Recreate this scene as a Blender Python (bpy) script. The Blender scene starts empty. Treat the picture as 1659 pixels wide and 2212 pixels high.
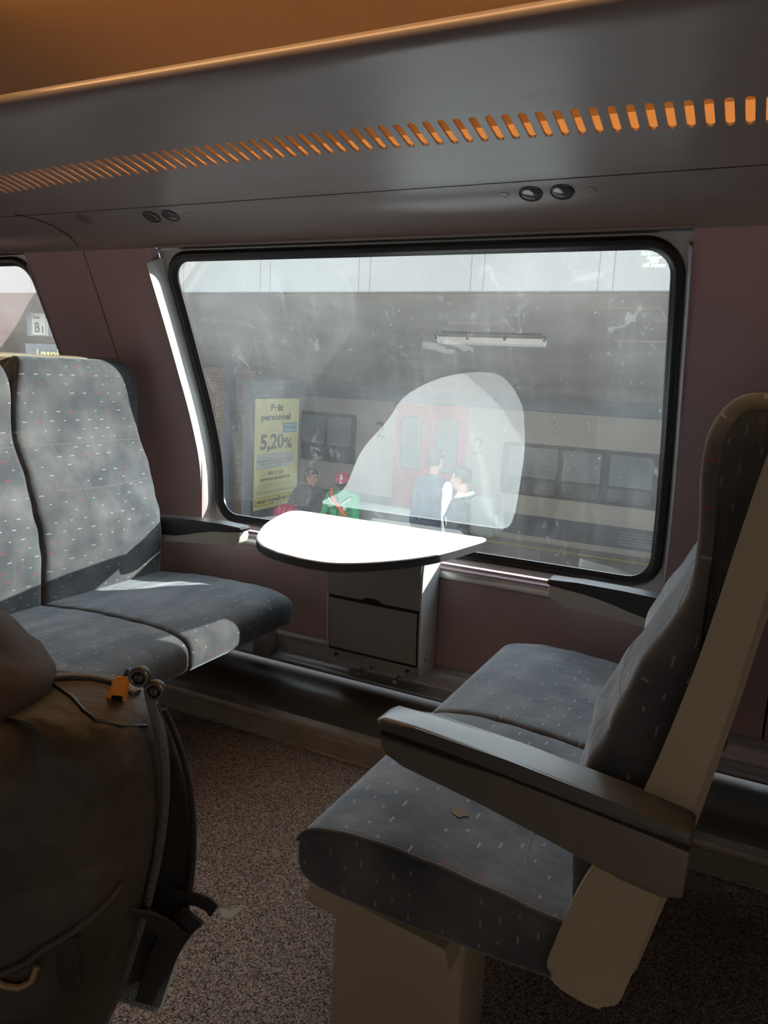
import bpy, bmesh, math, random
from mathutils import Vector, Matrix
C = bpy.context.scene.collection
scn = bpy.context.scene
random.seed(7)

# ------------------------------------------------------------------ camera
cam_d = bpy.data.cameras.new('camera'); cam = bpy.data.objects.new('camera', cam_d); C.objects.link(cam)
cam_d.sensor_fit = 'VERTICAL'; cam_d.sensor_height = 36; cam_d.lens = 1646.95 / 2212 * 36
cam_d.clip_start = 0.02; cam_d.clip_end = 200
XR = Vector((0.88936459, 0.45452502, 0.04937237)); YD = Vector((0.12447632, -0.13681176, -0.98274523)); ZF = Vector((-0.43992758, 0.8801645, -0.17825314))
m = Matrix.Identity(4)
for i in range(3):
    m[i][0] = XR[i]; m[i][1] = -YD[i]; m[i][2] = -ZF[i]
m[0][3], m[1][3], m[2][3] = 0, 0, 1.2
cam.matrix_world = m
scn.camera = cam

# ------------------------------------------------------------------ world, sun, exposure
w = bpy.data.worlds.new('sky'); scn.world = w; w.use_nodes = True
bg = w.node_tree.nodes['Background']; bg.inputs[0].default_value = (0.80, 0.90, 1.0, 1); bg.inputs[1].default_value = 6.5
sd = bpy.data.lights.new('sun', 'SUN'); sun = bpy.data.objects.new('sun', sd); C.objects.link(sun)
sd.energy = 12.5; sd.color = (1.0, 0.95, 0.86); sd.angle = math.radians(0.6)
sun.rotation_euler = Vector((-1.45, -1.0, -0.52)).to_track_quat('-Z', 'Y').to_euler()
scn.view_settings.view_transform = 'Standard'; scn.view_settings.look = 'None'
scn.view_settings.exposure = 0.28; scn.view_settings.gamma = 1; scn.view_settings.use_curve_mapping = False

# ------------------------------------------------------------------ materials
def new_mat(name):
    mt = bpy.data.materials.new(name); mt.use_nodes = True
    return mt, mt.node_tree, mt.node_tree.nodes['Principled BSDF']
def mat(name, col, rough=0.5, metal=0.0, spec=0.5, bump=0.0, bscale=200, var=0.0, vscale=8, emit=None, estr=0, sheen=0):
    mt, nt, b = new_mat(name)
    b.inputs['Base Color'].default_value = (*col, 1); b.inputs['Roughness'].default_value = rough
    b.inputs['Metallic'].default_value = metal; b.inputs['Specular IOR Level'].default_value = spec
    if sheen: b.inputs['Sheen Weight'].default_value = sheen
    tc = nt.nodes.new('ShaderNodeTexCoord')
    if var > 0:
        n = nt.nodes.new('ShaderNodeTexNoise'); n.inputs['Scale'].default_value = vscale; n.inputs['Detail'].default_value = 6
        r = nt.nodes.new('ShaderNodeValToRGB')
        r.color_ramp.elements[0].position = 0.3; r.color_ramp.elements[1].position = 0.7
        r.color_ramp.elements[0].color = (*[c * (1 - var) for c in col], 1)
        r.color_ramp.elements[1].color = (*[min(1, c * (1 + var)) for c in col], 1)
        nt.links.new(tc.outputs['Object'], n.inputs['Vector']); nt.links.new(n.outputs[0], r.inputs[0]); nt.links.new(r.outputs[0], b.inputs['Base Color'])
    if bump > 0:
        n2 = nt.nodes.new('ShaderNodeTexNoise'); n2.inputs['Scale'].default_value = bscale; n2.inputs['Detail'].default_value = 3
        bp = nt.nodes.new('ShaderNodeBump'); bp.inputs['Strength'].default_value = bump; bp.inputs['Distance'].default_value = 0.002
        nt.links.new(tc.outputs['Object'], n2.inputs['Vector']); nt.links.new(n2.outputs[0], bp.inputs['Height']); nt.links.new(bp.outputs[0], b.inputs['Normal'])
    if emit:
        b.inputs['Emission Color'].default_value = (*emit, 1); b.inputs['Emission Strength'].default_value = estr
    return mt

class NB:
    """tiny node helper"""
    def __init__(s, nt): s.nt = nt
    def n(s, t, **k):
        x = s.nt.nodes.new(t)
        for a, v in k.items(): setattr(x, a, v)
        return x
    def put(s, sock, v):
        if isinstance(v, (int, float)): sock.default_value = v
        else: s.nt.links.new(v, sock)
    def m(s, op, a, b=None, c=None):
        x = s.nt.nodes.new('ShaderNodeMath'); x.operation = op
        s.put(x.inputs[0], a)
        if b is not None: s.put(x.inputs[1], b)
        if c is not None: s.put(x.inputs[2], c)
        return x.outputs[0]
    def mixc(s, f, a, b):
        x = s.nt.nodes.new('ShaderNodeMix'); x.data_type = 'RGBA'
        s.put(x.inputs[0], f)
        for sock, v in ((x.inputs[6], a), (x.inputs[7], b)):
            if isinstance(v, tuple): sock.default_value = (*v, 1)
            else: s.nt.links.new(v, sock)
        return x.outputs[2]

def fabric_mat():
    mt, nt, b = new_mat('patterned_velour'); N = NB(nt)
    uv = N.n('ShaderNodeUVMap'); uv.uv_map = 'UVMap'
    sp = N.n('ShaderNodeSeparateXYZ'); nt.links.new(uv.outputs[0], sp.inputs[0])
    def layer(cw, ch, off, hl, hh, keep):
        row = N.m('FLOOR', N.m('DIVIDE', sp.outputs[1], ch))
        shift = N.m('MULTIPLY', row, 0.37 + off)
        U = N.m('ADD', N.m('DIVIDE', sp.outputs[0], cw), shift)
        cell = N.m('FLOOR', U)
        cb = N.n('ShaderNodeCombineXYZ'); N.put(cb.inputs[0], cell); N.put(cb.inputs[1], row); cb.inputs[2].default_value = off * 10
        wn = N.n('ShaderNodeTexWhiteNoise'); nt.links.new(cb.outputs[0], wn.inputs[0])
        sc = N.n('ShaderNodeSeparateColor'); nt.links.new(wn.outputs[1], sc.inputs[0])
        fx = N.m('ABSOLUTE', N.m('SUBTRACT', N.m('SUBTRACT', U, cell), 0.5))
        fy = N.m('ABSOLUTE', N.m('SUBTRACT', N.m('SUBTRACT', N.m('DIVIDE', sp.outputs[1], ch), row), 0.5))
        ln = N.m('MULTIPLY', N.m('ADD', N.m('MULTIPLY', N.m('GREATER_THAN', sc.outputs[0], 0.6), 0.7), 0.75), hl)
        msk = N.m('MULTIPLY', N.m('LESS_THAN', fx, ln), N.m('LESS_THAN', fy, hh))
        return N.m('MULTIPLY', msk, N.m('LESS_THAN', sc.outputs[1], keep)), sc.outputs[2]
    m1, r1 = layer(0.050, 0.029, 0.11, 0.105, 0.06, 0.72)
    ns = N.n('ShaderNodeTexNoise'); ns.inputs['Scale'].default_value = 9; ns.inputs['Detail'].default_value = 5
    tc = N.n('ShaderNodeTexCoord'); nt.links.new(tc.outputs['Object'], ns.inputs[0])
    base = N.mixc(N.m('MULTIPLY', N.m('SUBTRACT', ns.outputs[0], 0.35), 2.5), (0.052, 0.058, 0.066), (0.115, 0.12, 0.125))  # paler noise blotches paint the velour's soft highlights into the base colour
    dash = N.mixc(N.m('GREATER_THAN', r1, 0.68), (0.27, 0.27, 0.29), (0.26, 0.03, 0.08))
    wv = N.n('ShaderNodeTexNoise'); wv.inputs['Scale'].default_value = 700
    nt.links.new(uv.outputs[0], wv.inputs[0])
    col = N.mixc(N.m('MULTIPLY', m1, N.m('ADD', N.m('MULTIPLY', wv.outputs[0], 0.5), 0.4)), base, dash)
    nt.links.new(col, b.inputs['Base Color'])
    b.inputs['Roughness'].default_value = 0.9; b.inputs['Specular IOR Level'].default_value = 0.15
    b.inputs['Sheen Weight'].default_value = 0.55; b.inputs['Sheen Roughness'].default_value = 0.4
    b.inputs['Sheen Tint'].default_value = (0.75, 0.85, 0.95, 1)
    n3 = N.n('ShaderNodeTexNoise'); n3.inputs['Scale'].default_value = 14; n3.inputs['Detail'].default_value = 4; n3.inputs['Distortion'].default_value = 0.6
    nt.links.new(tc.outputs['Object'], n3.inputs[0])
    bp = N.n('ShaderNodeBump'); bp.inputs['Strength'].default_value = 0.35; bp.inputs['Distance'].default_value = 0.012
    nt.links.new(n3.outputs[0], bp.inputs['Height']); nt.links.new(bp.outputs[0], b.inputs['Normal'])
    return mt

def carpet_mat():
    mt, nt, b = new_mat('speckled_carpet'); N = NB(nt)
    tc = N.n('ShaderNodeTexCoord')
    v = N.n('ShaderNodeTexVoronoi'); v.inputs['Scale'].default_value = 330
    nt.links.new(tc.outputs['Object'], v.inputs['Vector'])
    r = N.n('ShaderNodeValToRGB'); e = r.color_ramp.elements
    e[0].position = 0.15; e[0].color = (0.03, 0.025, 0.022, 1); e[1].position = 0.95; e[1].color = (0.34, 0.275, 0.23, 1)
    nt.links.new(v.outputs['Color'], r.inputs[0]); nt.links.new(r.outputs[0], b.inputs['Base Color'])
    b.inputs['Roughness'].default_value = 1; b.inputs['Specular IOR Level'].default_value = 0.05
    bp = N.n('ShaderNodeBump'); bp.inputs['Strength'].default_value = 0.6; bp.inputs['Distance'].default_value = 0.003
    nt.links.new(v.outputs[0], bp.inputs['Height']); nt.links.new(bp.outputs[0], b.inputs['Normal'])
    return mt

def glass_mat():
    """dirty train window: clear pane + reflections + a thin film of dried dirt, drops and runs"""
    mt, nt, b = new_mat('dirty_window_glass'); N = NB(nt); nt.nodes.remove(b)
    out = nt.nodes['Material Output']
    uv = N.n('ShaderNodeUVMap'); uv.uv_map = 'UVMap'
    sp = N.n('ShaderNodeSeparateXYZ'); nt.links.new(uv.outputs[0], sp.inputs[0])
    def vec(sx, sy, wob=0.0, z=0.0):
        cb = N.n('ShaderNodeCombineXYZ')
        x = N.m('MULTIPLY', sp.outputs[0], sx); y = N.m('MULTIPLY', sp.outputs[1], sy)
        if wob:
            nn = N.n('ShaderNodeTexNoise'); nn.inputs['Scale'].default_value = 28; nn.inputs['Detail'].default_value = 3
            nt.links.new(uv.outputs[0], nn.inputs[0])
            x = N.m('ADD', x, N.m('MULTIPLY', N.m('SUBTRACT', nn.outputs[0], 0.5), wob))
        N.put(cb.inputs[0], x); N.put(cb.inputs[1], y); cb.inputs[2].default_value = z
        return cb.outputs[0]
    def noise(v, detail=3, scale=1.0):
        nn = N.n('ShaderNodeTexNoise'); nn.inputs['Scale'].default_value = scale; nn.inputs['Detail'].default_value = detail
        nt.links.new(v, nn.inputs[0]); return nn.outputs[0]
    big = noise(vec(3, 3), 6)
    streak = noise(vec(45, 2.2), 4)
    base = N.m('ADD', N.m('MULTIPLY', N.m('MAXIMUM', N.m('SUBTRACT', big, 0.38), 0), 0.13), N.m('MULTIPLY', N.m('MAXIMUM', N.m('SUBTRACT', streak, 0.52), 0), 0.08))
    # water drops that dried
    vo = N.n('ShaderNodeTexVoronoi'); vo.inputs['Scale'].default_value = 1
    nt.links.new(vec(115, 95, 1.4), vo.inputs['Vector'])
    sc = N.n('ShaderNodeSeparateColor'); nt.links.new(vo.outputs['Color'], sc.inputs[0])
    drop = N.m('MULTIPLY', N.m('LESS_THAN', vo.outputs['Distance'], N.m('MULTIPLY', sc.outputs[1], 0.20)), N.m('GREATER_THAN', sc.outputs[0], 0.58))
    # thin crooked runs
    vo2 = N.n('ShaderNodeTexVoronoi'); vo2.feature = 'DISTANCE_TO_EDGE'; vo2.inputs['Scale'].default_value = 1
    nt.links.new(vec(9, 0.9, 1.0, 3.3), vo2.inputs['Vector'])
    gate = N.m('GREATER_THAN', noise(vec(5, 3, 0, 8), 2), 0.42)
    run = N.m('MULTIPLY', N.m('LESS_THAN', vo2.outputs['Distance'], 0.006), gate)
    vo3 = N.n('ShaderNodeTexVoronoi'); vo3.feature = 'DISTANCE_TO_EDGE'; vo3.inputs['Scale'].default_value = 1
    nt.links.new(vec(30, 18, 2.0, 7.3), vo3.inputs['Vector'])
    gate3 = N.m('GREATER_THAN', noise(vec(11, 16, 0, 2), 3), 0.60)
    band = N.m('MULTIPLY', N.m('GREATER_THAN', sp.outputs[1], 0.36), N.m('LESS_THAN', sp.outputs[1], 0.62))
    crk = N.m('MULTIPLY', N.m('MULTIPLY', N.m('LESS_THAN', vo3.outputs['Distance'], 0.014), gate3), band)
    film = N.m('ADD', N.m('MULTIPLY', sp.outputs[1], 0.030), N.m('ADD', 0.008, base))
    marks = N.m('MAXIMUM', N.m('MULTIPLY', drop, 0.14), N.m('MAXIMUM', N.m('MULTIPLY', run, 0.045), N.m('MULTIPLY', crk, 0.05)))
    dirt = N.m('MINIMUM', N.m('ADD', film, marks), 0.6)
    tr = N.n('ShaderNodeBsdfTransparent'); tr.inputs[0].default_value = (0.90, 0.945, 0.93, 1)
    tl = N.n('ShaderNodeBsdfTranslucent'); tl.inputs[0].default_value = (0.86, 0.9, 0.9, 1)
    df = N.n('ShaderNodeBsdfDiffuse'); df.inputs[0].default_value = (0.8, 0.82, 0.8, 1)
    gl = N.n('ShaderNodeBsdfGlossy'); gl.inputs['Roughness'].default_value = 0.0; gl.inputs[0].default_value = (0.95, 1, 1, 1)
    md = N.n('ShaderNodeMixShader'); md.inputs[0].default_value = 0.35; nt.links.new(tl.outputs[0], md.inputs[1]); nt.links.new(df.outputs[0], md.inputs[2])
    m1 = N.n('ShaderNodeMixShader'); nt.links.new(dirt, m1.inputs[0]); nt.links.new(tr.outputs[0], m1.inputs[1]); nt.links.new(md.outputs[0], m1.inputs[2])
    fr = N.n('ShaderNodeFresnel'); fr.inputs['IOR'].default_value = 1.5
    geo = N.n('ShaderNodeNewGeometry')
    front = N.m('SUBTRACT', 1.0, geo.outputs['Backfacing'])
    m2 = N.n('ShaderNodeMixShader')
    nt.links.new(N.m('MULTIPLY', N.m('MULTIPLY', fr.outputs[0], 4.8), front), m2.inputs[0])
    nt.links.new(m1.outputs[0], m2.inputs[1]); nt.links.new(gl.outputs[0], m2.inputs[2])
    nt.links.new(m2.outputs[0], out.inputs[0])
    return mt

FABRIC = fabric_mat(); CARPET = carpet_mat(); GLASS = glass_mat()
PINK = mat('mauve_wall_laminate', (0.40, 0.285, 0.30), 0.45, var=0.04, vscale=3, spec=0.4)
COVE = mat('grey_lilac_panel', (0.235, 0.20, 0.195), 0.30, spec=0.5)
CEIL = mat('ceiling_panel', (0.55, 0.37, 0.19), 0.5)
BEIGE = mat('beige_plastic', (0.33, 0.28, 0.20), 0.45, var=0.05, vscale=6)
ALU = mat('brushed_aluminium', (0.55, 0.56, 0.57), 0.32, 0.85)
SKIRT = mat('satin_grey_metal', (0.34, 0.34, 0.35), 0.38, 0.6)
FRAME = mat('grey_window_frame', (0.55, 0.56, 0.56), 0.38, 0.3)
RUBBER = mat('black_rubber', (0.012, 0.012, 0.013), 0.35, spec=0.5)
DARK = mat('dark_grey_rubber_duct', (0.055, 0.048, 0.042), 0.35, spec=0.6)
SEAMB = mat('dark_gap', (0.01, 0.008, 0.008), 0.8)
BLACKP = mat('black_armrest_pad', (0.03, 0.031, 0.033), 0.38, spec=0.5, bump=0.15, bscale=900)
GREYP = mat('dark_grey_armrest_top', (0.075, 0.075, 0.073), 0.36, spec=0.5)
ARMB = mat('taupe_armrest_body', (0.13, 0.118, 0.10), 0.42)
WHITE = mat('white_table_laminate', (0.92, 0.92, 0.92), 0.35, spec=0.4)
PED = mat('grey_painted_bin', (0.24, 0.235, 0.225), 0.42, spec=0.5, var=0.03)
PEDL = mat('light_grey_casing', (0.50, 0.50, 0.49), 0.45)
CHROME = mat('chrome', (0.7, 0.7, 0.7), 0.15, 1.0)

# ------------------------------------------------------------------ helpers
def setp(o, label=None, cat=None, group=None, kind=None):
    if label: o['label'] = label
    if cat: o['category'] = cat
    if group: o['group'] = group
    if kind: o['kind'] = kind
    return o
def empty(name, loc, label, cat, group=None, rz=0):
    o = bpy.data.objects.new(name, None); C.objects.link(o); o.location = loc; o.rotation_euler = (0, 0, rz)
    o.empty_display_size = 0.1
    return setp(o, label, cat, group)
def link_mesh(name, me, mats, parent=None, smooth=True, world=True):
    o = bpy.data.objects.new(name, me); C.objects.link(o)
    for mt in (mats if isinstance(mats, (list, tuple)) else [mats]): me.materials.append(mt)
    if smooth:
        me.shade_smooth()
        me.set_sharp_from_angle(angle=math.radians(38))
    if parent:
        o.parent = parent
        if world: o.matrix_parent_inverse = pinv(parent)
    return o
def wloc(o):
    return o.location if o.type == 'EMPTY' else Vector((0, 0, 0))
def pinv(o):
    return Matrix.Translation(-wloc(o))
def from_bm(name, bm, mats, parent=None, smooth=True):
    bmesh.ops.recalc_face_normals(bm, faces=bm.faces)
    me = bpy.data.meshes.new(name); bm.to_mesh(me); bm.free()
    return link_mesh(name, me, mats, parent, smooth)
def box_bm(bm, lo, hi, bev=0.0, seg=2):
    r = bmesh.ops.create_cube(bm, size=1)
    vs = r['verts']
    for v in vs:
        v.co = Vector([lo[i] + (v.co[i] + 0.5) * (hi[i] - lo[i]) for i in range(3)])
    if bev > 0:
        es = list({e for v in vs for e in v.link_edges})
        bmesh.ops.bevel(bm, geom=es, offset=bev, segments=seg, affect='EDGES', profile=0.5)
def box(name, lo, hi, mt, parent=None, bev=0.0, seg=2):
    bm = bmesh.new(); box_bm(bm, lo, hi, bev, seg); return from_bm(name, bm, mt, parent)
def prism(name, pts, axis, a, b, mt, parent=None, bev=0.0, seg=2):
    """polygon pts in the plane perpendicular to axis, extruded from a to b"""
    bm = bmesh.new()
    def P(p, t):
        return {'X': (t, p[0], p[1]), 'Y': (p[0], t, p[1]), 'Z': (p[0], p[1], t)}[axis]
    v0 = [bm.verts.new(P(p, a)) for p in pts]; v1 = [bm.verts.new(P(p, b)) for p in pts]
    n = len(pts)
    f0 = bm.faces.new(v0); f1 = bm.faces.new(v1[::-1])
    for i in range(n): bm.faces.new((v0[i], v1[i], v1[(i + 1) % n], v0[(i + 1) % n]))
    if bev > 0:
        es = list(set(f0.edges) | set(f1.edges))
        bmesh.ops.bevel(bm, geom=es, offset=bev, segments=seg, affect='EDGES', profile=0.5)
    return from_bm(name, bm, mt, parent)
def catmull(pts, k=6, closed=False):
    out = []; n = len(pts)
    rng = range(n) if closed else range(n - 1)
    for i in rng:
        p0 = Vector(pts[(i - 1) % n] if closed or i > 0 else pts[0]); p1 = Vector(pts[i]); p2 = Vector(pts[(i + 1) % n])
        p3 = Vector(pts[(i + 2) % n] if closed or i + 2 < n else pts[-1])
        for j in range(k):
            t = j / k
            out.append(0.5 * ((2 * p1) + (p2 - p0) * t + (2 * p0 - 5 * p1 + 4 * p2 - p3) * t * t + (3 * p1 - p0 - 3 * p2 + p3) * t ** 3))
    if not closed: out.append(Vector(pts[-1]))
    return out
def sweep(bm, path, prof, closed=False, ups=None):
    """sweep 2D closed profile [(side, up)] along path of 3D points"""
    n = len(path); rings = []
    for i, p in enumerate(path):
        p = Vector(p)
        if closed: t = Vector(path[(i + 1) % n]) - Vector(path[i - 1])
        else: t = Vector(path[min(i + 1, n - 1)]) - Vector(path[max(i - 1, 0)])
        t.normalize()
        up = Vector(ups[i]) if ups else Vector((0, 0, 1))
        if abs(t.dot(up)) > 0.98: up = Vector((0, 1, 0)) if not ups else up
        s = t.cross(up).normalized(); u = s.cross(t).normalized()
        pr = prof[i] if isinstance(prof[0], list) else prof
        rings.append([bm.verts.new(p + s * a + u * b) for a, b in pr])
    k = len(rings[0])
    for i in range(n if closed else n - 1):
        A, B = rings[i], rings[(i + 1) % n]
        for j in range(k): bm.faces.new((A[j], A[(j + 1) % k], B[(j + 1) % k], B[j]))
    if not closed:
        bm.faces.new(rings[0][::-1]); bm.faces.new(rings[-1])
def circ(r, n=10, ry=None):
    return [(r * math.cos(2 * math.pi * i / n), (ry or r) * math.sin(2 * math.pi * i / n)) for i in range(n)]
def rrect(w, h, r, n=4):
    o = []
    for cx, cy, a0 in ((w - r, h - r, 0), (-w + r, h - r, 90), (-w + r, -h + r, 180), (w - r, -h + r, 270)):
        for i in range(n + 1):
            a = math.radians(a0 + 90 * i / n); o.append((cx + r * math.cos(a), cy + r * math.sin(a)))
    return o
def tube(name, path, r, mt, parent=None, n=10, closed=False):
    bm = bmesh.new(); sweep(bm, path, circ(r, n), closed); return from_bm(name, bm, mt, parent)
def cyl(name, p0, p1, r, mt, parent=None, n=24, bev=0.0, r2=None):
    bm = bmesh.new(); p0 = Vector(p0); p1 = Vector(p1); d = p1 - p0
    bmesh.ops.create_cone(bm, cap_ends=True, segments=n, radius1=r, radius2=r if r2 is None else r2, depth=d.length)
    if bev:
        es = [e for e in bm.edges if sum(1 for f in e.link_faces if len(f.verts) > 4) == 1]
        bmesh.ops.bevel(bm, geom=es, offset=bev, segments=2, affect='EDGES')
    q = d.to_track_quat('Z', 'Y').to_matrix().to_4x4()
    bmesh.ops.transform(bm, matrix=Matrix.Translation((p0 + p1) / 2) @ q, verts=bm.verts)
    return from_bm(name, bm, mt, parent)
def text(name, s, loc, size, mt, parent, xdir, ydir, bold=0.0, align='LEFT', ext=0.001, sx=1.0):
    cu = bpy.data.curves.new(name, 'FONT'); cu.body = s; cu.size = size; cu.align_x = align; cu.extrude = ext; cu.offset = bold
    cu.resolution_u = 3
    tmp = bpy.data.objects.new(name + '_tmp', cu); C.objects.link(tmp)
    bpy.context.view_layer.update()
    me = bpy.data.meshes.new_from_object(tmp.evaluated_get(bpy.context.evaluated_depsgraph_get()))
    bpy.data.objects.remove(tmp)
    x = Vector(xdir).normalized(); y = Vector(ydir).normalized(); z = x.cross(y)
    me.transform(Matrix(((x.x * sx, y.x, z.x, loc[0]), (x.y * sx, y.y, z.y, loc[1]), (x.z * sx, y.z, z.z, loc[2]), (0, 0, 0, 1))))
    me.materials.clear()
    return link_mesh(name, me, mt, parent, smooth=False)
def strip(name, prof, x0, x1, mt, thick=0.0, parent=None, nx=1, dirn=1):
    """cross-section polyline prof [(y,z)] extruded along X, with thickness to the outside"""
    bm = bmesh.new(); n = len(prof); V = []
    for i in range(nx + 1):
        x = x0 + (x1 - x0) * i / nx
        V.append([bm.verts.new((x, p[0], p[1])) for p in prof])
    if thick:
        W = []
        for i in range(nx + 1):
            x = x0 + (x1 - x0) * i / nx; row = []
            for j in range(n):
                a = Vector(prof[max(j - 1, 0)]); b = Vector(prof[min(j + 1, n - 1)]); t = (b - a).normalized()
                row.append(bm.verts.new((x, prof[j][0] + t.y * thick * dirn, prof[j][1] - t.x * thick * dirn)))
            W.append(row)
    for i in range(nx):
        for j in range(n - 1):
            bm.faces.new((V[i][j], V[i + 1][j], V[i + 1][j + 1], V[i][j + 1]))
            if thick: bm.faces.new((W[i][j], W[i][j + 1], W[i + 1][j + 1], W[i + 1][j]))
    if thick:
        for i in range(nx):
            for j in (0, n - 1): bm.faces.new((V[i][j], W[i][j], W[i + 1][j], V[i + 1][j]))
        for i in (0, nx):
            for j in range(n - 1): bm.faces.new((V[i][j], V[i][j + 1], W[i][j + 1], W[i][j]))
    return from_bm(name, bm, mt, parent)

# ------------------------------------------------------------------ carriage shell
XA, XB = -5.2, 2.6
FL = box('floor', (XA, -0.86, -0.04), (XB, 2.0, 0.0), CARPET); setp(FL, kind='structure')

WP = [(2.2, 0.27), (2.2, 0.60), (2.2, 0.80), (2.197, 0.86), (2.190, 0.92), (2.174, 0.985), (2.10, 1.175), (2.02, 1.37), (1.935, 1.565)]   # inner face of the side wall
def wall_y(z):
    for a, b in zip(WP, WP[1:]):
        if a[1] <= z <= b[1]: return a[0] + (b[0] - a[0]) * (z - a[1]) / (b[1] - a[1])
    return WP[0][0] if z < WP[0][1] else WP[-1][0]
GP = catmull([(2.269, 0.60), (2.2688, 0.68), (2.2665, 0.76), (2.260, 0.83), (2.2455, 0.90), (2.221, 0.98), (2.187, 1.075), (2.15, 1.165), (2.07, 1.355), (1.978, 1.562)], 5)
GL = [0.0]
for a, b in zip(GP, GP[1:]): GL.append(GL[-1] + (b - a).length)
def gpt(x, s, n=0.0, mir=False):
    """a point of the bent window surface: along X, up the bend by s, n towards the room"""
    s = max(0.0, min(GL[-1], s))
    for i in range(len(GP) - 1):
        if s <= GL[i + 1] or i == len(GP) - 2:
            t = (s - GL[i]) / (GL[i + 1] - GL[i]); p = GP[i].lerp(GP[i + 1], t); d = (GP[i + 1] - GP[i]).normalized(); break
    y = p[0] - d[1] * n; z = p[1] + d[0] * n
    if mir: y = 1.4 - y
    return Vector((x, y, z))
SMAX = GL[-1]
OPEN = [(-4.10, -2.455), (-1.86, -0.215), (0.38, 2.025)]
PANELS = [(XA, -4.10), (-2.455, -2.163), (-2.157, -1.86), (-0.215, 0.077), (0.083, 0.38), (2.025, XB)]
WALLZ = [p for p in WP if p[1] >= 0.60]
def side_wall(mir, name):
    f = (lambda pr: [(1.4 - y, z) for y, z in pr]) if mir else (lambda pr: pr)
    sg = -1 if mir else 1
    bm = bmesh.new()
    def add(prof, x0, x1, th):
        prof = f(prof); n = len(prof)
        a = [bm.verts.new((x0, y, z)) for y, z in prof]; b = [bm.verts.new((x1, y, z)) for y, z in prof]
        c = [bm.verts.new((x0, y + sg * th, z)) for y, z in prof]; d = [bm.verts.new((x1, y + sg * th, z)) for y, z in prof]
        for j in range(n - 1):
            bm.faces.new((a[j], b[j], b[j + 1], a[j + 1])); bm.faces.new((c[j], c[j + 1], d[j + 1], d[j]))
            bm.faces.new((a[j], a[j + 1], c[j + 1], c[j])); bm.faces.new((b[j], d[j], d[j + 1], b[j + 1]))
        for j in (0, n - 1): bm.faces.new((a[j], c[j], d[j], b[j]))
    cuts = [XA, -2.163, -2.157, 0.077, 0.083, XB]
    for i in range(0, 6, 2): add([(2.2, 0.27), (2.2, 0.60)], cuts[i], cuts[i + 1], 0.09)
    for x0, x1 in PANELS: add(WALLZ, x0, x1, 0.09)
    return setp(from_bm(name, bm, PINK), kind='structure')
side_wall(False, 'wall_window_side'); side_wall(True, 'wall_aisle_side')
bm = bmesh.new()
for xc in (-2.16, 0.08):
    prof = [(y + 0.012, z) for y, z in WP]
    for a, b in zip(prof, prof[1:]):
        v = [bm.verts.new(p) for p in ((xc - 0.012, a[0], a[1]), (xc + 0.012, a[0], a[1]), (xc + 0.012, b[0], b[1]), (xc - 0.012, b[0], b[1]))]
        bm.faces.new(v)
g = from_bm('trim_1', bm, SEAMB); setp(g, kind='structure')

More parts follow.
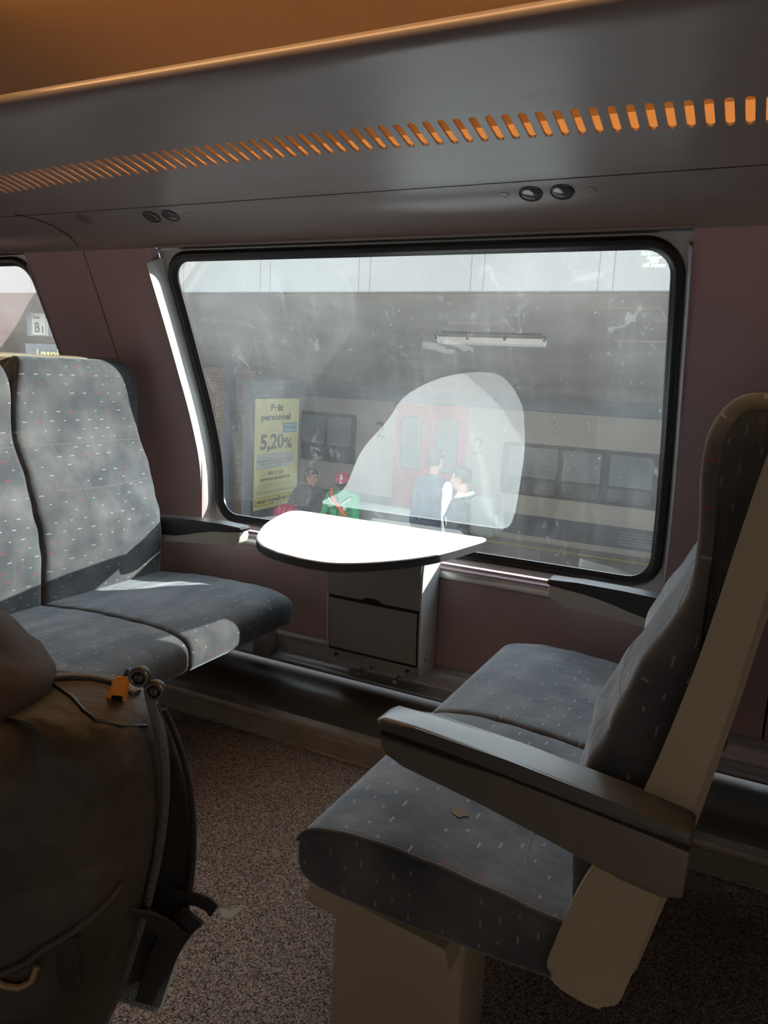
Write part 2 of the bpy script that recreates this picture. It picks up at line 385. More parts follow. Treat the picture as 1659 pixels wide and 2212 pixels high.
def rr_path(x0, x1, s0, s1, r, n=7, m_=14):
    """rounded rectangle in (x, s)"""
    pts = []
    for cx, cy, a0 in ((x1 - r, s1 - r, 0), (x0 + r, s1 - r, 90), (x0 + r, s0 + r, 180), (x1 - r, s0 + r, 270)):
        for i in range(n + 1):
            a = math.radians(a0 + 90 * i / n); pts.append((cx + r * math.cos(a), cy + r * math.sin(a)))
    out = []
    for i, p in enumerate(pts):
        q = pts[(i + 1) % len(pts)]; d = math.hypot(q[0] - p[0], q[1] - p[1]); k = max(1, int(d / 0.05))
        for j in range(k): out.append((p[0] + (q[0] - p[0]) * j / k, p[1] + (q[1] - p[1]) * j / k))
    return out
def window(idx, x0, x1, mir=False):
    """bent window with frame, rubber gasket, pane; x0,x1 = edges of the opening in the wall"""
    s0, s1 = 0.012, SMAX - 0.004
    W = empty('window_%d' % idx, ((x0 + x1) / 2, 2.25 if not mir else -0.85, 1.1), None, None); setp(W, kind='structure')
    # frame: between the opening's straight edge and the gasket
    bm = bmesh.new()
    inn = rr_path(x0 + 0.05, x1 - 0.05, s0 + 0.035, s1 - 0.03, 0.07); n = len(inn)
    out = []
    cx, cs = (x0 + x1) / 2, (s0 + s1) / 2; hx, hs = (x1 - x0) / 2 - 0.001, (s1 - s0) / 2 + 0.008
    for p in inn:
        dx, dy = p[0] - cx, p[1] - cs; k = min(hx / abs(dx) if dx else 1e9, hs / abs(dy) if dy else 1e9)
        out.append((cx + dx * k, cs + dy * k))
    A = [bm.verts.new(gpt(*p, 0.004, mir)) for p in inn]; B = [bm.verts.new(gpt(*p, 0.004, mir)) for p in out]
    for i in range(n): bm.faces.new((A[i], A[(i + 1) % n], B[(i + 1) % n], B[i]))
    # metal reveal strips at both sides
    for xe, dx in ((x0, 1), (x1, -1)):
        N = 24
        for o in (0, 0.011):
            tall, lean = (0.068, -0.004) if dx > 0 else (0.046, 0.002)
            r1 = [bm.verts.new(gpt(xe + dx * (0.004 + o), s0 + (s1 - .02 - s0) * i / N, 0.004, mir)) for i in range(N + 1)]
            r2 = [bm.verts.new(gpt(xe + dx * (lean + o * .8), s0 + (s1 - .02 - s0) * i / N, tall - o * 2.2, mir)) for i in range(N + 1)]
            for i in range(N): bm.faces.new((r1[i], r1[i + 1], r2[i + 1], r2[i]))
            if o == 0: keep = r2
            else:
                for i in range(N): bm.faces.new((keep[i], keep[i + 1], r2[i + 1], r2[i]))
    o = from_bm('frame', bm, FRAME, W)
    # gasket: rubber hump
    bm = bmesh.new(); path = rr_path(x0 + 0.034, x1 - 0.034, s0 + 0.024, s1 - 0.018, 0.08); n = len(path); rings = []
    prof = [(-0.018, 0.0), (-0.017, 0.010), (-0.010, 0.017), (0.0, 0.018), (0.009, 0.014), (0.014, 0.007), (0.017, 0.006), (0.018, 0.0)]
    for i in range(n):
        a = path[i - 1]; b = path[(i + 1) % n]; tx, ty = b[0] - a[0], b[1] - a[1]; l = math.hypot(tx, ty); nx, ny = ty / l, -tx / l   # outward
        rings.append([bm.verts.new(gpt(path[i][0] - nx * u_, path[i][1] - ny * u_, h, mir)) for u_, h in prof])
    for i in range(n):
        for j in range(len(prof) - 1):
            A, B = rings[i], rings[(i + 1) % n]; bm.faces.new((A[j], A[j + 1], B[j + 1], B[j]))
    from_bm('gasket', bm, RUBBER, W)
    # pane
    bm = bmesh.new(); uvl = bm.loops.layers.uv.new('UVMap')
    NX, NS = 24, 40; px0, px1 = x0 + 0.03, x1 - 0.03; ps0, ps1 = s0 + 0.02, s1 - 0.012
    G = [[bm.verts.new(gpt(px0 + (px1 - px0) * i / NX, ps0 + (ps1 - ps0) * j / NS, 0.0, mir)) for j in range(NS + 1)] for i in range(NX + 1)]
    for i in range(NX):
        for j in range(NS):
            vs = [G[i][j], G[i + 1][j], G[i + 1][j + 1], G[i][j + 1]]; ij = [(i, j), (i + 1, j), (i + 1, j + 1), (i, j + 1)]
            if mir: pass
            f = bm.faces.new(vs)
            for lp, (a, b) in zip(f.loops, ij):
                lp[uvl].uv = (px0 + 9 + (px1 - px0) * a / NX, ps0 + (ps1 - ps0) * b / NS)
    me = bpy.data.meshes.new('pane'); bm.to_mesh(me); bm.free()
    p = link_mesh('pane', me, GLASS, W)
    return W
w1 = window(1, *OPEN[1]); window(2, *OPEN[0]); window(3, *OPEN[2])
for i, o in enumerate(OPEN): window(4 + i, *o, mir=True)
# maker's mark printed in the pane's upper corner
GM, _nt, _b = new_mat('white_glass_print'); _t = _nt.nodes.new('ShaderNodeBsdfTranslucent'); _t.inputs[0].default_value = (0.30, 0.32, 0.31, 1)
_b.inputs['Base Color'].default_value = (0.9, 0.95, 0.93, 1); _a = _nt.nodes.new('ShaderNodeAddShader')
_nt.links.new(_b.outputs[0], _a.inputs[0]); _nt.links.new(_t.outputs[0], _a.inputs[1]); _nt.links.new(_a.outputs[0], _nt.nodes['Material Output'].inputs[0])
def glass_mark(W, x):
    p0 = gpt(x, SMAX - 0.095, 0.005); p1 = gpt(x, SMAX - 0.053, 0.005); yd = (p1 - p0).normalized()
    for s, sz, off in (('FLACHGLAS', 0.0115, 0.0), ('Germany', 0.0095, 0.010), ('08/01', 0.0095, 0.0185), ('43R Delodur', 0.0105, 0.0285)):
        t = text('lettering', s, p1 - yd * off, sz, GM, W, (1, 0, 0), yd, 0.0003, 'CENTER', 0.0002)
glass_mark(w1, -0.306)

# window lintel (dark strip above the glass)
for i, (x0, x1) in enumerate(OPEN):
    o = strip('trim_%d' % (i + 2), [(1.985, 1.556), (1.962, 1.574), (1.93, 1.566)], x0, x1, mat('lintel_%d' % i, (0.10, 0.10, 0.10), 0.35, 0.3) if i == 0 else bpy.data.materials['lintel_0']); setp(o, kind='structure')

# sill with ventilation ridges
def sill(name, x0, x1):
    pr = [(2.196, 0.566), (2.190, 0.570), (2.190, 0.588), (2.193, 0.592)]
    y = 2.200
    for k in range(5):
        pr += [(y, 0.592), (y + 0.002, 0.5955), (y + 0.007, 0.5955), (y + 0.009, 0.592), (y + 0.0105, 0.588), (y + 0.0115, 0.588)]; y += 0.0125
    pr += [(2.279, 0.592)]
    return strip(name, pr, x0, x1, ALU)
SL = sill('trim_5', -1.86, -0.215); setp(SL, kind='structure')
setp(sill('trim_6', -4.10, -2.455), kind='structure'); setp(sill('trim_7', 0.38, 2.025), kind='structure')

# skirting, heater duct, floor edge
sk = strip('baseboard_window_side', catmull([(2.202, 0.276), (2.196, 0.277), (2.180, 0.268), (2.172, 0.25), (2.168, 0.225), (2.164, 0.21), (2.150, 0.200), (2.135, 0.196), (2.130, 0.190), (2.132, 0.182)], 3), XA, XB, SKIRT); setp(sk, kind='structure')
du = strip('trim_8', catmull([(2.20, 0.17), (2.13, 0.170), (2.09, 0.165), (2.05, 0.150), (2.02, 0.125), (2.00, 0.095), (1.99, 0.075)], 4), XA, XB, DARK); setp(du, kind='structure')
ft = strip('trim_9', [(1.99, 0.080), (1.955, 0.078), (1.952, 0.074), (1.952, 0.058), (1.946, 0.056), (1.946, 0.004), (1.94, 0.001)], XA, XB, mat('worn_floor_edge', (0.30, 0.27, 0.23), 0.4, 0.3, var=0.15, vscale=12)); setp(ft, kind='structure')

# ceiling and outer roof
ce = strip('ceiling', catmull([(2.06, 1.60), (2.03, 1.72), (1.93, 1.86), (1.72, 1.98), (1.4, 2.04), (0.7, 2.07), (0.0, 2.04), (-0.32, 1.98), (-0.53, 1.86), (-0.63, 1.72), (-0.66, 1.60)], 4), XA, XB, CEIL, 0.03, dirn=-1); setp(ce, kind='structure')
for nm, x in (('wall_front_end', XA), ('wall_rear_end', XB)):
    setp(box(nm, (x - 0.03, -1.0, -0.04), (x, 2.4, 2.12), PINK), kind='structure')

# ------------------------------------------------------------------ luggage shelf cove with slots
COVEP = catmull([(1.935, 1.560), (1.925, 1.592), (1.902, 1.622), (1.868, 1.644), (1.82, 1.662), (1.77, 1.676), (1.735, 1.6855)], 5)
Y0, Z0 = 1.735, 1.6855; Y1, Z1 = 1.50, 1.738         # flat slotted band
def slotpt(x, t, up=0.0): return Vector((x, Y0 + (Y1 - Y0) * t, Z0 + (Z1 - Z0) * t + up))
def bow(x):
    k = (x + 1.1) / 1.12; k = (k + 1) % 2 - 1
    return 0.17 + 0.20 * (1 - k * k)
def shelf(name, x0, x1, mir, slots, label):
    S = empty(name, ((x0 + x1) / 2, 1.3 if not mir else 0.1, 1.75), label, 'luggage shelf')
    F = (lambda y: 1.4 - y) if mir else (lambda y: y)
    def fl(pr): return [(F(y), z) for y, z in pr]
    strip('lower_panel', fl([tuple(p) for p in COVEP[:-11]]), x0, x1, COVE, parent=S)
    j = [tuple(p) for p in COVEP[-12:]]
    strip('joint_gap', fl([(j[0][0] + 0.02, j[0][1] - 0.001), (j[0][0] + .004, j[0][1] + 0.004), (j[0][0] - 0.02, j[0][1] + 0.010)]), x0, x1, SEAMB, parent=S)
    ST = [(j[0][0] - 0.0035, j[0][1] + 0.0010)] + j[1:]
    bm = bmesh.new()
    def quadstrip(pr):
        a = [bm.verts.new((x0, F(y), z)) for y, z in pr]; b = [bm.verts.new((x1, F(y), z)) for y, z in pr]
        for i in range(len(pr) - 1): bm.faces.new((a[i], b[i], b[i + 1], a[i + 1]))
    quadstrip(ST)
    # slotted band
    if slots:
        P = 0.0345; n = int((x1 - x0) / P); P = (x1 - x0) / n; hw = 0.0085
        K = 6
        for i in range(n):
            xa = x0 + i * P; xc = xa + P / 2; t0 = bow(xc); L = 0.40
            hole = []
            r = hw; rt = r / 0.2408
            for c, a0 in ((t0 + L - rt, 0), (t0 + rt, 180)):
                for q in range(K + 1):
                    a = math.radians(a0 + 180 * q / K); hole.append((xc + r * math.cos(a), c + rt * math.sin(a)))
            outer = []
            for hx, ht in hole:
                pass
            N = len(hole)
            H = [bm.verts.new((lambda v: (v.x, F(v.y), v.z))(slotpt(hx, ht))) for hx, ht in hole]
            HU = [bm.verts.new((lambda v: (v.x, F(v.y), v.z))(slotpt(hx, ht, 0.006))) for hx, ht in hole]
            for q in range(N): bm.faces.new((H[q], H[(q + 1) % N], HU[(q + 1) % N], HU[q]))
            cor = [bm.verts.new((lambda v: (v.x, F(v.y), v.z))(slotpt(x, t))) for x, t in ((xa + P, 1), (xa, 1), (xa, 0), (xa + P, 0))]
            h2 = K // 2
            for q in range(h2): bm.faces.new((cor[0], H[q + 1], H[q]))
            bm.faces.new((cor[0], cor[1], H[h2]))
            for q in range(h2, K): bm.faces.new((cor[1], H[q + 1], H[q]))
            bm.faces.new((cor[1], cor[2], H[K + 1], H[K]))
            for q in range(K + 1, K + 1 + h2): bm.faces.new((cor[2], H[q + 1], H[q]))
            bm.faces.new((cor[2], cor[3], H[K + 1 + h2]))
            for q in range(K + 1 + h2, 2 * K + 1): bm.faces.new((cor[3], H[q + 1], H[q]))
            bm.faces.new((cor[3], cor[0], H[0], H[2 * K + 1]))
    else:
        quadstrip([(Y0, Z0), (Y1, Z1)])
    EDGE = catmull([(1.50, 1.738), (1.40, 1.757), (1.36, 1.764), (1.335, 1.770), (1.318, 1.780), (1.312, 1.793), (1.318, 1.806), (1.332, 1.812), (1.36, 1.814)], 4)
    quadstrip([tuple(p) for p in EDGE] )
    # closed light trough above the slots
    if slots:
        strip('light_trough', [(1.748, 1.6835), (1.748, 1.762), (1.46, 1.800), (1.44, 1.752)], x0, x1, mat('orange_lit_trough', (0.75, 0.62, 0.45), 0.6), parent=S)
    # upper face of the shelf behind the rim
    quadstrip([(1.36, 1.814), (1.37, 1.79), (1.40, 1.777)])
    bmesh.ops.remove_doubles(bm, verts=bm.verts, dist=1e-5)
    o = from_bm('shelf_panel', bm, COVE, S)
    return S
shelf('luggage_shelf', XA, XB, False, True, 'long grey luggage shelf above the window with row of glowing orange slots')
shelf('luggage_shelf', XA, XB, True, False, 'grey luggage shelf on the unseen side above the backpack')
# curved seam between cove panels
tube('trim_10', [(-2.34, 1.815, 1.6625), (-2.29, 1.845, 1.6535), (-2.24, 1.885, 1.634), (-2.20, 1.915, 1.605), (-2.175, 1.930, 1.575)], 0.0012, SEAMB)['kind'] = 'structure'

# reading-lamp domes and caps in the cove
def cove_pt(y):
    for a, b in zip(COVEP, COVEP[1:]):
        if b[0] <= y <= a[0]:
            t = (y - a[0]) / (b[0] - a[0]); d = (b - a).normalized(); return Vector((0, y, a[1] + (b[1] - a[1]) * t)), Vector((0, d.y, -d.x)) * 1
LBL = {0: 'black oval spotlight in the cove above the window, beside the left round cap', 1: 'black oval spotlight in the cove above the window, beside the right round cap'}
def disc(name, x, r, ry, h, mt, label, cat, group, rim=None):
    y = 1.872; p, nrm = cove_pt(y); p.x = x
    if nrm.z > 0: nrm = -nrm
    tang = Vector((0, nrm.z, -nrm.y))
    o = bpy.data.objects.new(name, None) if rim else None
    bm = bmesh.new(); N = 28; rings = []
    for k in range(7):
        a = math.pi / 2 * k / 6; rr = math.cos(a); hh = math.sin(a) * h + 0.0005
        rings.append([bm.verts.new(p + Vector((1, 0, 0)) * r * max(rr, 0.001) * math.cos(t) + tang * ry * max(rr, 0.001) * math.sin(t) + nrm * hh) for t in [2 * math.pi * i / N for i in range(N)]])
    for A, B in zip(rings, rings[1:]):
        for i in range(N): bm.faces.new((A[i], A[(i + 1) % N], B[(i + 1) % N], B[i]))
    bm.faces.new(rings[-1])
    if rim:
        C.objects.link(o); o.location = p; setp(o, label, cat, group)
        from_bm('dome', bm, mt, o)
        bm = bmesh.new()
        path = [p + Vector((1, 0, 0)) * (r + 0.001) * math.cos(t) + tang * (ry + 0.001) * math.sin(t) + nrm * 0.001 for t in [2 * math.pi * i / 32 for i in range(32)]]
        sweep(bm, path, circ(0.0022, 8), True)
        from_bm('rim', bm, rim, o)
    else:
        o = from_bm(name, bm, mt); setp(o, label, cat, group)
    return o
SPOT = mat('dark_spotlight_lens', (0.05, 0.055, 0.06), 0.12, spec=0.8)
for sx, win in ((-0.548, 'above window\'s upper right corner'), (-1.75, 'above window\'s upper left corner')):
    disc('spotlight', sx - 0.038, 0.026, 0.024, 0.006, SPOT, 'dark reading spotlight ' + win + ', left of its pair', 'spotlight', 'reading spotlights in the cove', RUBBER)
    disc('spotlight', sx + 0.038, 0.026, 0.024, 0.006, SPOT, 'dark reading spotlight ' + win + ', right of its pair', 'spotlight', 'reading spotlights in the cove', RUBBER)
    disc('cover_cap', sx - 0.104, 0.012, 0.010, 0.0015, COVE, 'flat grey cap left of spotlights ' + win, 'cap', 'flat round caps in the cove')
    disc('cover_cap', sx + 0.106, 0.013, 0.010, 0.0015, COVE, 'flat grey cap right of spotlights ' + win, 'cap', 'flat round caps in the cove')
# perforated speaker patch
bm = bmesh.new()
for i in range(-6, 7):
    for j in range(-6, 7):
        if i * i + j * j <= 38:
            y = 1.862 + j * 0.0042; p, nr = cove_pt(y); p.x = -2.07 + i * 0.0048
            if nr.z > 0: nr = -nr
            tg = Vector((0, nr.z, -nr.y)); q = p + nr * 0.0006
            bm.faces.new([bm.verts.new(q + Vector((1, 0, 0)) * 0.0014 * math.cos(a) + tg * 0.0014 * math.sin(a)) for a in [k * math.pi / 3 for k in range(6)]])
o = from_bm('speaker_grille', bm, SEAMB); setp(o, 'small round perforated speaker patch in the cove above the wall seam', 'speaker')

# warm interior lamps: strips on top of the shelves and round ceiling lamps over the aisle
def ceiling_lamp(x, y, e, sx, sy, label):
    L = empty('ceiling_lamp', (x, y, 2.0), label, 'lamp', 'ceiling lamps over the aisle')
    box('housing', (x - sx / 2 - 0.02, y - sy / 2 - 0.02, 1.998), (x + sx / 2 + 0.02, y + sy / 2 + 0.02, 2.03), ALU, L, 0.004)
    box('diffuser', (x - sx / 2, y - sy / 2, 1.985), (x + sx / 2, y + sy / 2, 1.999), mat('warm_diffuser', (0.8, 0.7, 0.5), 0.5, emit=(1.0, 0.55, 0.22), estr=e), L, 0.002)
ceiling_lamp(0.2, 1.20, 12, 4.0, 0.06, 'long warm ceiling lamp above the side-on seats')
ceiling_lamp(-3.4, 1.20, 7, 1.6, 0.06, 'warm ceiling lamp over the aisle, beyond the left seats')
# long lamp strip lying in the shelf's back gutter lighting the slots from above
ls = empty('strip_light', (0.2, 1.475, 1.772), 'long warm strip lamp in the gutter behind the slotted luggage shelf', 'lamp')
cyl('tube', (-5.1, 1.475, 1.772), (2.5, 1.475, 1.772), 0.010, mat('warm_tube', (1, 0.8, 0.5), 0.5, emit=(1.0, 0.46, 0.15), estr=9), ls, 12)

# ------------------------------------------------------------------ seats
from mathutils.bvhtree import BVHTree
def bvh_of(o):
    me = o.data; return BVHTree.FromPolygons([v.co for v in me.vertices], [p.vertices[:] for p in me.polygons])
def resample(pts, step, closed=True):
    P = [Vector((p[0], p[1])) for p in pts]
    if closed: P.append(P[0])
    L = [0]
    for a, b in zip(P, P[1:]): L.append(L[-1] + (b - a).length)
    n = max(8, int(L[-1] / step)); out = []; k = 0
    for i in range(n if closed else n + 1):
        d = L[-1] * i / n
        while k < len(L) - 2 and L[k + 1] < d: k += 1
        t = (d - L[k]) / max(1e-9, L[k + 1] - L[k]); out.append(P[k].lerp(P[k + 1], t))
    return out
def upholstery(name, ctrl, y0, y1, T, mt, parent, er=0.018, wfun=None, push=None, step=0.011, ny=16, seams=()):
    """closed side outline ctrl [(u,z)] padded across y0..y1 with rounded side edges; T maps (u,y,z) to world"""
    C2 = resample([tuple(p) for p in catmull([(a, b) for a, b in ctrl], 8, True)], step)
    n = len(C2)
    area = sum(C2[i].x * C2[(i + 1) % n].y - C2[(i + 1) % n].x * C2[i].y for i in range(n))
    sg = 1 if area > 0 else -1
    NR = []
    for i in range(n):
        t = (C2[(i + 1) % n] - C2[i - 1]).normalized(); NR.append(Vector((t.y, -t.x)) * sg)
    L = [0]
    for i in range(n): L.append(L[-1] + (C2[(i + 1) % n] - C2[i]).length)
    st = []
    for k in range(5):
        a = math.pi / 2 * k / 4; st.append((y0 + er * (1 - math.sin(a)) if False else y0 + er * (1 - math.cos(a)), er * (1 - math.sin(a))))
    for k in range(1, ny): st.append((y0 + er + (y1 - y0 - 2 * er) * k / ny, 0))
    for k in range(4, -1, -1):
        a = math.pi / 2 * k / 4; st.append((y1 - er * (1 - math.cos(a)), er * (1 - math.sin(a))))
    bm = bmesh.new(); uvl = bm.loops.layers.uv.new('UVMap'); yc = (y0 + y1) / 2; hw = (y1 - y0) / 2
    rows = []
    for y, ins in st:
        row = []
        for i, p in enumerate(C2):
            q = p - NR[i] * ins; f = (y - yc) / hw
            yy = y
            if wfun: yy = yc + (y - yc) * wfun(q.x, q.y)
            d = push(q.x, q.y, f) if push else 0.0
            for s_ in seams:
                if abs(L[i] - s_) < step * 0.6: d -= 0.0035
            q2 = q + NR[i] * d
            row.append(bm.verts.new(T(q2.x, yy, q2.y)))
        rows.append(row)
    for a in range(len(rows) - 1):
        for i in range(n):
            j = (i + 1) % n
            f = bm.faces.new((rows[a][i], rows[a][j], rows[a + 1][j], rows[a + 1][i]))
            for lp, (yy, ll) in zip(f.loops, ((st[a][0], L[i]), (st[a][0], L[i + 1]), (st[a + 1][0], L[i + 1]), (st[a + 1][0], L[i]))):
                lp[uvl].uv = (yy + 3, ll + 3)
    for r, s_ in ((rows[0], 1), (rows[-1], -1)):
        f = bm.faces.new(r)
        for lp, p in zip(f.loops, C2): lp[uvl].uv = (p.y + 5, p.x + 5)
    bmesh.ops.triangulate(bm, faces=[f for f in bm.faces if len(f.verts) > 4])
    return from_bm(name, bm, mt, parent)

BACK = [(.165, .44), (.172, .52), (.176, .60), (.166, .68), (.145, .75), (.128, .81), (.112, .86), (.086, .91), (.068, .96), (.066, 1.03), (.072, 1.10), (.068, 1.155), (.045, 1.192), (.010, 1.200), (-.018, 1.190), (-.026, 1.13), (-.012, 1.0), (.010, .85), (.038, .68), (.062, .56), (.095, .44), (.125, .425)]
def back_w(u, z):
    return 1.0 - 0.16 * max(0, min(1, (z - 1.04) / 0.155)) ** 2.6
def back_push(u, z, f):
    g = math.exp(-((z - 0.70) / 0.13) ** 2)
    h = math.exp(-((z - 1.08) / 0.10) ** 2)
    front = 1 if u > 0.035 else 0
    return front * ((1 - f * f) * (0.034 * g - 0.006 * h) + 0.0022 * math.sin(z * 75 + math.sin(f * 3) * 2) * g + 0.002 * math.sin(f * 17 + z * 9) * g)
def cushion_outline(uf):
    return [(.10, .455), (.18, .458), (.28, .468), (.38, .476), (uf - .14, .478), (uf - .07, .471), (uf - .026, .459), (uf - .004, .437), (uf, .405), (uf - .008, .373), (uf - .05, .355), (uf - .14, .352), (.40, .352), (.2, .358), (.10, .37), (.085, .41)]
def cush_push(uf):
    def f(u, z, f_):
        if z < 0.43: return 0
        k = max(0, min(1, (u - .12) / .2)) * max(0, min(1, (uf - u) / .12))
        return (0.007 * (1 - f_ * f_) * k - 0.010 * math.exp(-((u - .30) / .10) ** 2) * (1 - f_ * f_) + 0.0009 * math.sin(u * 70 + f_ * 4 + math.sin(f_ * 9)) * k)
    return f
SHELLM = BEIGE
def bench(X0, d, uf, ys, loc_lbl, labels, legs=True, arms=True, side_plate=True, yshift=None):
    """pair of seats; u = distance forward from the back; d = facing direction along X"""
    F = yshift or (lambda y: y)
    T = lambda u, y, z: Vector((X0 + d * u, F(y), z))
    B = empty('train_seat_pair', (X0 + d * 0.3, F(1.5), 0), labels[0], 'seat', labels[1])
    ylo_ = ys[0][0]
    for (ya, yb) in ys:
        cu = upholstery('seat_cushion', cushion_outline(uf), ya, yb, T, FABRIC, B, er=0.014, push=cush_push(uf))
        bk = upholstery('backrest', BACK, ya, yb, T, FABRIC, B, er=0.020, wfun=back_w, push=back_push)
        if abs(ya - ylo_) < 1e-6:
            pipe = [p for p in catmull([(a, b) for a, b in cushion_outline(uf)], 8, True)]
            pipe = [p for p in pipe if p.x > .12 and p.y > .43]
            tube('piping', [T(p.x, ya + .004, p.y + cush_push(uf)(p.x, p.y, -.97) - .001) for p in pipe], .0035, FABRIC, cu, 8)
        # stitch lines: thin cords on the surfaces
        def cord(pts, par): tube('seam', pts, 0.0009, bpy.data.materials.get('thread') or mat('thread', (0.12, 0.125, 0.13), 0.8), par, 6)
        bb_, bc_ = bvh_of(bk), bvh_of(cu)
        def hit(tree, o_, d_):
            h = tree.ray_cast(o_, d_)[0]; return h - d_ * 0.0004 if h else None
        for zz, dip in ((0.93, 0.0), (0.80, 0.008)):
            P_ = [hit(bb_, T(0.6, (ya + yb) / 2 + f * (yb - ya) / 2, zz - dip * (1 - f * f)), Vector((-d, 0, 0))) for f in [-0.95 + 1.9 * k / 30 for k in range(31)]]
            cord([p for p in P_ if p], bk)
        P_ = []
        for k in range(31):
            f = -0.95 + 1.9 * k / 30; u = 0.27 - 0.075 * f ** 4
            P_.append(hit(bc_, T(u, (ya + yb) / 2 + f * (yb - ya) / 2, 0.8), Vector((0, 0, -1))))
        cord([p for p in P_ if p], cu)
        # moulded shell behind each backrest
        prism('shell', [(X0 + d * u, z) for u, z in [(.090, .43), (.058, .56), (.034, .68), (.006, .85), (-.016, 1.0), (-.030, 1.12), (-.024, 1.18), (-.004, 1.194), (-.002, 1.202), (-.024, 1.207), (-.040, 1.19), (-.044, 1.12), (-.030, 1.0), (-.008, .85), (.020, .68), (.044, .56), (.072, .43), (.10, .375), (.14, .37), (.14, .385)]], 'Y', *sorted((F(ya - 0.004), F(yb + 0.004))), SHELLM, B, 0.004)
    ylo, yhi = ys[0][0], ys[-1][1]
    # frame rail and column
    prism('seat_rail', [(X0 + d * u, z) for u, z in [(uf - .10, .335), (uf - .11, .354), (.16, .356), (.16, .335), (uf - .25, .325)]], 'Y', *sorted((F(ylo + 0.05), F(2.10))), SHELLM, B, 0.006)
    box('support_column', [min(X0 + d * .34, X0 + d * .585), min(F(1.05), F(1.19)), 0.0], [max(X0 + d * .34, X0 + d * .585), max(F(1.05), F(1.19)), 0.30], SHELLM, B, 0.012, 3)
    prism('column_collar', [(X0 + d * u, z) for u, z in [(.345, .283), (.355, .318), (.605, .345), (.618, .31), (.605, .30)]], 'Y', *sorted((F(1.0), F(1.22))), SHELLM, B, 0.006)
    if side_plate:
        pl_ = catmull([(.150, .378), (.115, .374), (.092, .388), (.078, .43), (.049, .587), (.028, .70), (.003, .837), (-.02, 1.0), (-.045, 1.17), (-.050, 1.20), (-.035, 1.21), (-.016, 1.19), (.001, 1.134), (.018, 1.042), (.048, .867), (.097, .668), (.150, .549), (.180, .44), (.184, .405), (.172, .386)], 5, True)
        prism('side_plate', [(X0 + d * p.x, p.y) for p in pl_], 'Y', *sorted((F(ylo - 0.030), F(ylo - 0.006))), SHELLM, B, 0.007, 3)
    if arms:
        y0, y1 = sorted((F(ylo - 0.082), F(ylo - 0.028)))
        A = prism('armrest', [(X0 + d * u, z) for u, z in [(.432, .705), (.434, .690), (.424, .676), (.395, .668), (.28, .648), (.18, .626), (.122, .612), (.10, .604), (.05, .598), (.026, .606), (.024, .668), (.10, .678), (.25, .694)]], 'Y', y0, y1, ARMB, B, 0.006, 3)
        prism('armrest_gap', [(X0 + d * u, z) for u, z in [(.433, .703), (.433, .713), (.25, .702), (.10, .686), (.026, .676), (.026, .666), (.10, .676), (.25, .692)]], 'Y', y0 + 0.003, y1 - 0.003, SEAMB, A)
        prism('armrest_pad', [(X0 + d * u, z) for u, z in [(.438, .711), (.442, .724), (.430, .731), (.38, .730), (.25, .721), (.10, .704), (.030, .694), (.024, .690), (.024, .674), (.10, .684), (.25, .700)]], 'Y', y0 - 0.002, y1 + 0.002, GREYP, A, 0.009, 4)
    # window-side armrest
    y0, y1 = sorted((F(2.058), F(2.112)))
    A = prism('armrest', [(X0 + d * u, z) for u, z in [(.502, .645), (.505, .625), (.500, .606), (.480, .592), (.45, .587), (.38, .584), (.28, .575), (.10, .555), (.10, .60), (.20, .600), (.30, .612), (.40, .632)]], 'Y', y0, y1, mat('light_armrest_body', (0.47, 0.46, 0.42), 0.4) if 'light_armrest_body' not in bpy.data.materials else bpy.data.materials['light_armrest_body'], B, 0.006, 3)
    prism('armrest_pad', [(X0 + d * u, z) for u, z in [(.506, .643), (.510, .652), (.503, .660), (.42, .662), (.30, .660), (.20, .655), (.10, .648), (.10, .590), (.16, .588), (.22, .592), (.29, .608), (.36, .628), (.42, .641)]], 'Y', y0 - 0.002, y1 + 0.002, BLACKP, A, 0.005, 3)
    return B
BK = catmull([(a, b) for a, b in BACK], 8, True)
YS = [(0.972, 1.500), (1.506, 2.035)]
bench(0.0, -1, 0.62, YS, '', ('grey blue pair of train seats seen from its side, near long aisle armrest', None))
YSL = [(1.035, 1.536), (1.543, 2.045)]
for o in C.objects:
    if o.name == 'seat_cushion':
        tr_ = bvh_of(o); bm = bmesh.new(); ring = []
        for k in range(20):
            a = 2 * math.pi * k / 20; r_ = .011 * (1 + .18 * math.sin(a * 3) + .1 * math.sin(a * 5 + 1))
            h = tr_.ray_cast(Vector((-.389 + r_ * 1.3 * math.cos(a), 1.118 + r_ * math.sin(a), .8)), Vector((0, 0, -1)))[0]
            if h: ring.append(bm.verts.new(h + Vector((0, 0, .0016))))
        bm.faces.new(ring); from_bm('stain', bm, mat('dried_brown_stain', (0.12, 0.085, 0.05), 0.9), o, smooth=False)
        break
bench(-2.08, 1, 0.745, YSL, '', ('grey blue patterned pair of train seats facing the camera, left of the table', None))
for o in list(C.objects):
    pass
bench(-2.215, -1, 0.62, YS, '', ('pair of train seats back to back with the left patterned pair', None))
bench(0.13, 1, 0.62, YS, '', ('pair of train seats back to back with the side-on pair', None))
# seat under the backpack on the camera's side of the aisle
bench(-1.05, 1, 0.70, [(0.972, 1.47), (1.48, 1.98)], '', ('patterned pair of seats on the camera side, under the backpack', None), yshift=lambda y: 1.46 - y, arms=False)

